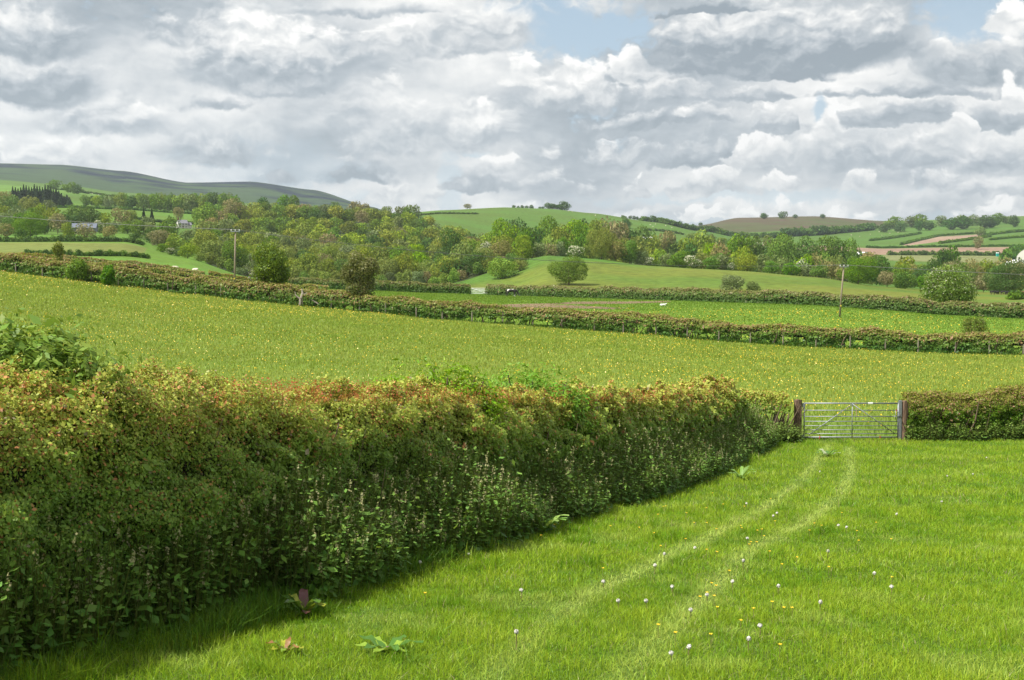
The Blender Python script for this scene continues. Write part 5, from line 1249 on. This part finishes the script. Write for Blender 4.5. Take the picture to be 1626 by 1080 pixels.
def rosette(name, label, px, py, L, n, cols, seed, rise=.45, cat='plant', group=None):
    r = np.random.default_rng(seed); x, Y = ground_at(px, py); z = tz(x, Y); t = tag(empty(name, (x, Y, z)), label, cat, group)
    n = int(n*1.5)
    for i in range(n):
        V, F, C = [], [], []; c = np.array(cols[i % len(cols)])*r.uniform(.8, 1.2)
        a = 6.28*i/n+r.uniform(-.35, .35); blade_leaf(V, F, C, (0, 0, .02), a, L*r.uniform(.6, 1.1), L*.13*r.uniform(.8, 1.2), rise*r.uniform(.5, 1.5), c, r)
        mesh_obj('leaf', V, F, C, M_DOCK, t, smooth=True)
    MB().tube([(0, 0, -.03), (0, 0, .05)], .015, 6).build('crown', M_TWIG, t)
    return t
DG = [(.08, .16, .022), (.11, .20, .03), (.14, .19, .09), (.11, .20, .03)]
rosette('dock_plant', 'large dock with grey green and purplish leaves at the shadow edge, lower left', 478, 985, .30, 9, DG+[(.12, .045, .05), (.28, .30, .03)], 1, .5)
rosette('dock_plant', 'flat dark dock rosette in the sunny grass near the bottom centre left', 612, 1045, .30, 7, [(.07, .16, .02), (.20, .30, .03)], 2, .25)
rosette('dock_plant', 'small yellowing dock rosette at the bottom, left of the flat dark one', 447, 1048, .16, 6, [(.28, .30, .03), (.16, .26, .03), (.25, .12, .05)], 3, .5)
rosette('dock_plant', 'small dock with an upright pale leaf at the shadow edge below the nettles', 600, 922, .22, 6, [(.13, .26, .03), (.26, .33, .17)], 4, .9)
rosette('dock_plant', 'bright green dock clump standing alone in front of the far part of the hedge', 974, 776, .42, 10, [(.12, .21, .03), (.09, .18, .025)], 5, .7)
rosette('dock_plant', 'big dock with pale broad leaves below the flowering nettles', 812, 832, .50, 10, DG, 6, .8)
rosette('dock_plant', 'broad leaved dock right of the big one at the nettle edge', 862, 838, .40, 9, [(.13, .25, .035), (.20, .30, .07)], 7, .7)
rosette('dock_plant', 'dock clump just right of the broad leaved pair at the nettle edge', 905, 812, .38, 8, [(.14, .26, .04), (.09, .19, .03)], 8, .7)
rosette('dock_plant', 'dock growing against the shaded hedge foot near its far end', 1062, 742, .6, 9, [(.09, .18, .03)], 9, 1.1)
rosette('dock_plant', 'low dock at the hedge foot left of the gate', 1180, 742, .35, 8, [(.15, .26, .05)], 10, .6)
rosette('dock_plant', 'dock with two pale leaves on the track in front of the gate', 1318, 716, .42, 6, [(.30, .34, .20), (.10, .20, .03), (.08, .17, .03)], 11, .5)
# dandelion clocks
M_CLOCK = bpy.data.materials.new('seed_fluff'); M_CLOCK.use_nodes = True; b_ = M_CLOCK.node_tree.nodes['Principled BSDF']; b_.inputs['Base Color'].default_value = (.62, .60, .56, 1); b_.inputs['Roughness'].default_value = .9
M_STEM = plain_mat('flower_stem', (.22, .20, .07), .7)
dand = None
DL = [(665,885,.26),(820,1002,.30),(743,870,.16),(863,790,.3),(828,933,.2),(984,951,.2),(960,918,.14),(1029,951,.2),(1043,890,.2),(1058,870,.2),(1107,859,.2),(1071,927,.16),(1127,941,.2),(1101,966,.2),(1168,918,.16),(1185,882,.2),(1195,1013,.24),(1213,992,.2),(1242,926,.2),(1310,953,.2),(1070,1036,.16),(1099,1026,.18),(1232,801,.2),(1238,795,.14),(1191,842,.2),(1337,818,.16),(1350,822,.2),(1321,865,.2),(1396,904,.2),(1424,927,.18),(1510,737,.2),(1551,735,.18),(1502,779,.2),(1189,778,.2),(1118,735,.2),(1306,729,.16),(1430,800,.14),(1572,714,.2)]
for i, (px, py, h) in enumerate(sorted(DL)):
    Y = None
    # stand the stalk so that its head is at the picture place: foot lies a little lower
    hpx = h*.55; Yg = (2.32-hpx)/(slope(py)*-1-.084) if (-slope(py)-.084) > 0 else 30
    x = xof(px, Yg); z = tz(x, Yg); lab = f'white dandelion clock in the short grass, {ordinal(i+1)} from the left'
    if dand is None:
        dand = tag(empty('dandelion', (x, Yg, z)), lab, 'flower', 'dandelion clocks in the near field')
        MB().tube([(0, 0, 0), (.006, 0, .5), (0, 0, 1.0)], .0045, 5).build('stem', M_STEM, dand)
        d = rng.normal(size=(260, 3)); d /= np.linalg.norm(d, axis=1)[:, None]
        V, F = leaves_geo(d*.017*rng.uniform(.6, 1, 260)[:, None], d, .010, .9, .8)
        o = mesh_obj('seed_head', V, F, None, M_CLOCK, dand)
        o.location = (0, 0, 1.0)
        dh = o
    else: dand2 = copy_tree(dand, (x, Yg, z), rng.uniform(0, 6), None, lab)
    e = dand if i == 0 else dand2
    e.scale = (1.1, 1.1, hpx)
    for ch in e.children:
        if ch.name.startswith('seed_head'): ch.scale = (1, 1, 1.1/hpx)
# single buttercups in the near field
bc = None; BL = [(1112,0)]
bxy = []
for _ in range(400):
    if len(bxy) >= 62: break
    px = float(rng.normal(1190, 130)); py = float(rng.choice([rng.normal(835, 35), rng.uniform(740, 1060)]))
    if px < 700 or px > 1610 or py < 730 or py > 1065: continue
    x, Y = ground_at(px, py)
    if x < HX(Y)+.8: continue
    bxy.append((px, x, Y))
for px, py in ((622, 883), (684, 894), (673, 965)): bxy.append((px, *ground_at(px, py)))
for i, (px, x, Y) in enumerate(sorted(bxy)):
    z = tz(x, Y); lab = f'single yellow buttercup in the near grass, {ordinal(i+1) if i < 59 else "one of the last"} from the left' if i < 59 else f'single yellow buttercup in the near grass, {ordinal(len(bxy)-i)} from the right'
    if bc is None:
        bc = tag(empty('buttercup', (x, Y, z)), lab, 'flower', 'buttercups scattered in the near field')
        MB().tube([(0, 0, 0), (.004, 0, .12)], .0025, 4).build('stem', M_STEM, bc)
        for k in range(5):
            a = 6.28*k/5; mb = MB(); mb.poly([(0, 0, .118), (math.cos(a-.5)*.014, math.sin(a-.5)*.014, .126), (math.cos(a)*.019, math.sin(a)*.019, .131), (math.cos(a+.5)*.014, math.sin(a+.5)*.014, .126)]); mb.build('petal', m_y, bc)
    else: copy_tree(bc, (x, Y, z), rng.uniform(0, 6), None, lab)
# fallen sticks at the hedge foot
def stick(label, p0, p1, bend, r_):
    a = Vector((*ground_at(*p0), 0)); b = Vector((*ground_at(*p1), 0)); a.z = tz(a.x, a.y)+.16; b.z = tz(b.x, b.y)+.2
    t = tag(empty('stick', tuple(a)), label, 'stick'); m = (b-a)*.5+Vector((0, 0, bend)); mb = MB(); mb.tube([Vector((0, 0, 0)), m, b-a], [r_, r_*.9, r_*.6], 6); mb.build('branch', plain_mat('bare_stick', (.34, .24, .20), .8), t)
    MB().tube([m, m+Vector((.05, .03, .04))], r_*.5, 5).build('twig', M_TWIG, t)
stick('short bare stick lying in the long grass at lower left', (220, 985), (253, 968), .01, .012)
stick('bent bare stick arching over the grass at the hedge foot', (256, 917), (323, 905), .05, .010)
t = post('fence_post', 'old grey stake half hidden inside the shaded hedge at lower left', HX(9.9)+.12, 9.9, .09, .09, 1.05, M_PALEWOOD)

# ------------------------------------------------------------------ haze: one even body of air over the whole land
hm = bpy.data.materials.new('haze'); hm.use_nodes = True; t = NT(hm.node_tree); t.n.clear()
v = t.node('ShaderNodeVolumePrincipled', {'Color': (.80, .90, 1.0, 1), 'Density': 0.00006, 'Anisotropy': .3})
t.l.new(v.outputs[0], t.node('ShaderNodeOutputMaterial').inputs['Volume'])
mb = MB(); zmin = float(ZZ.min())-1.5; mb.box((0, 3700, (zmin+900)/2), (26000, 8400, 900-zmin)); hz_ = mb.build('haze', hm); tag(hz_, kind='stuff')
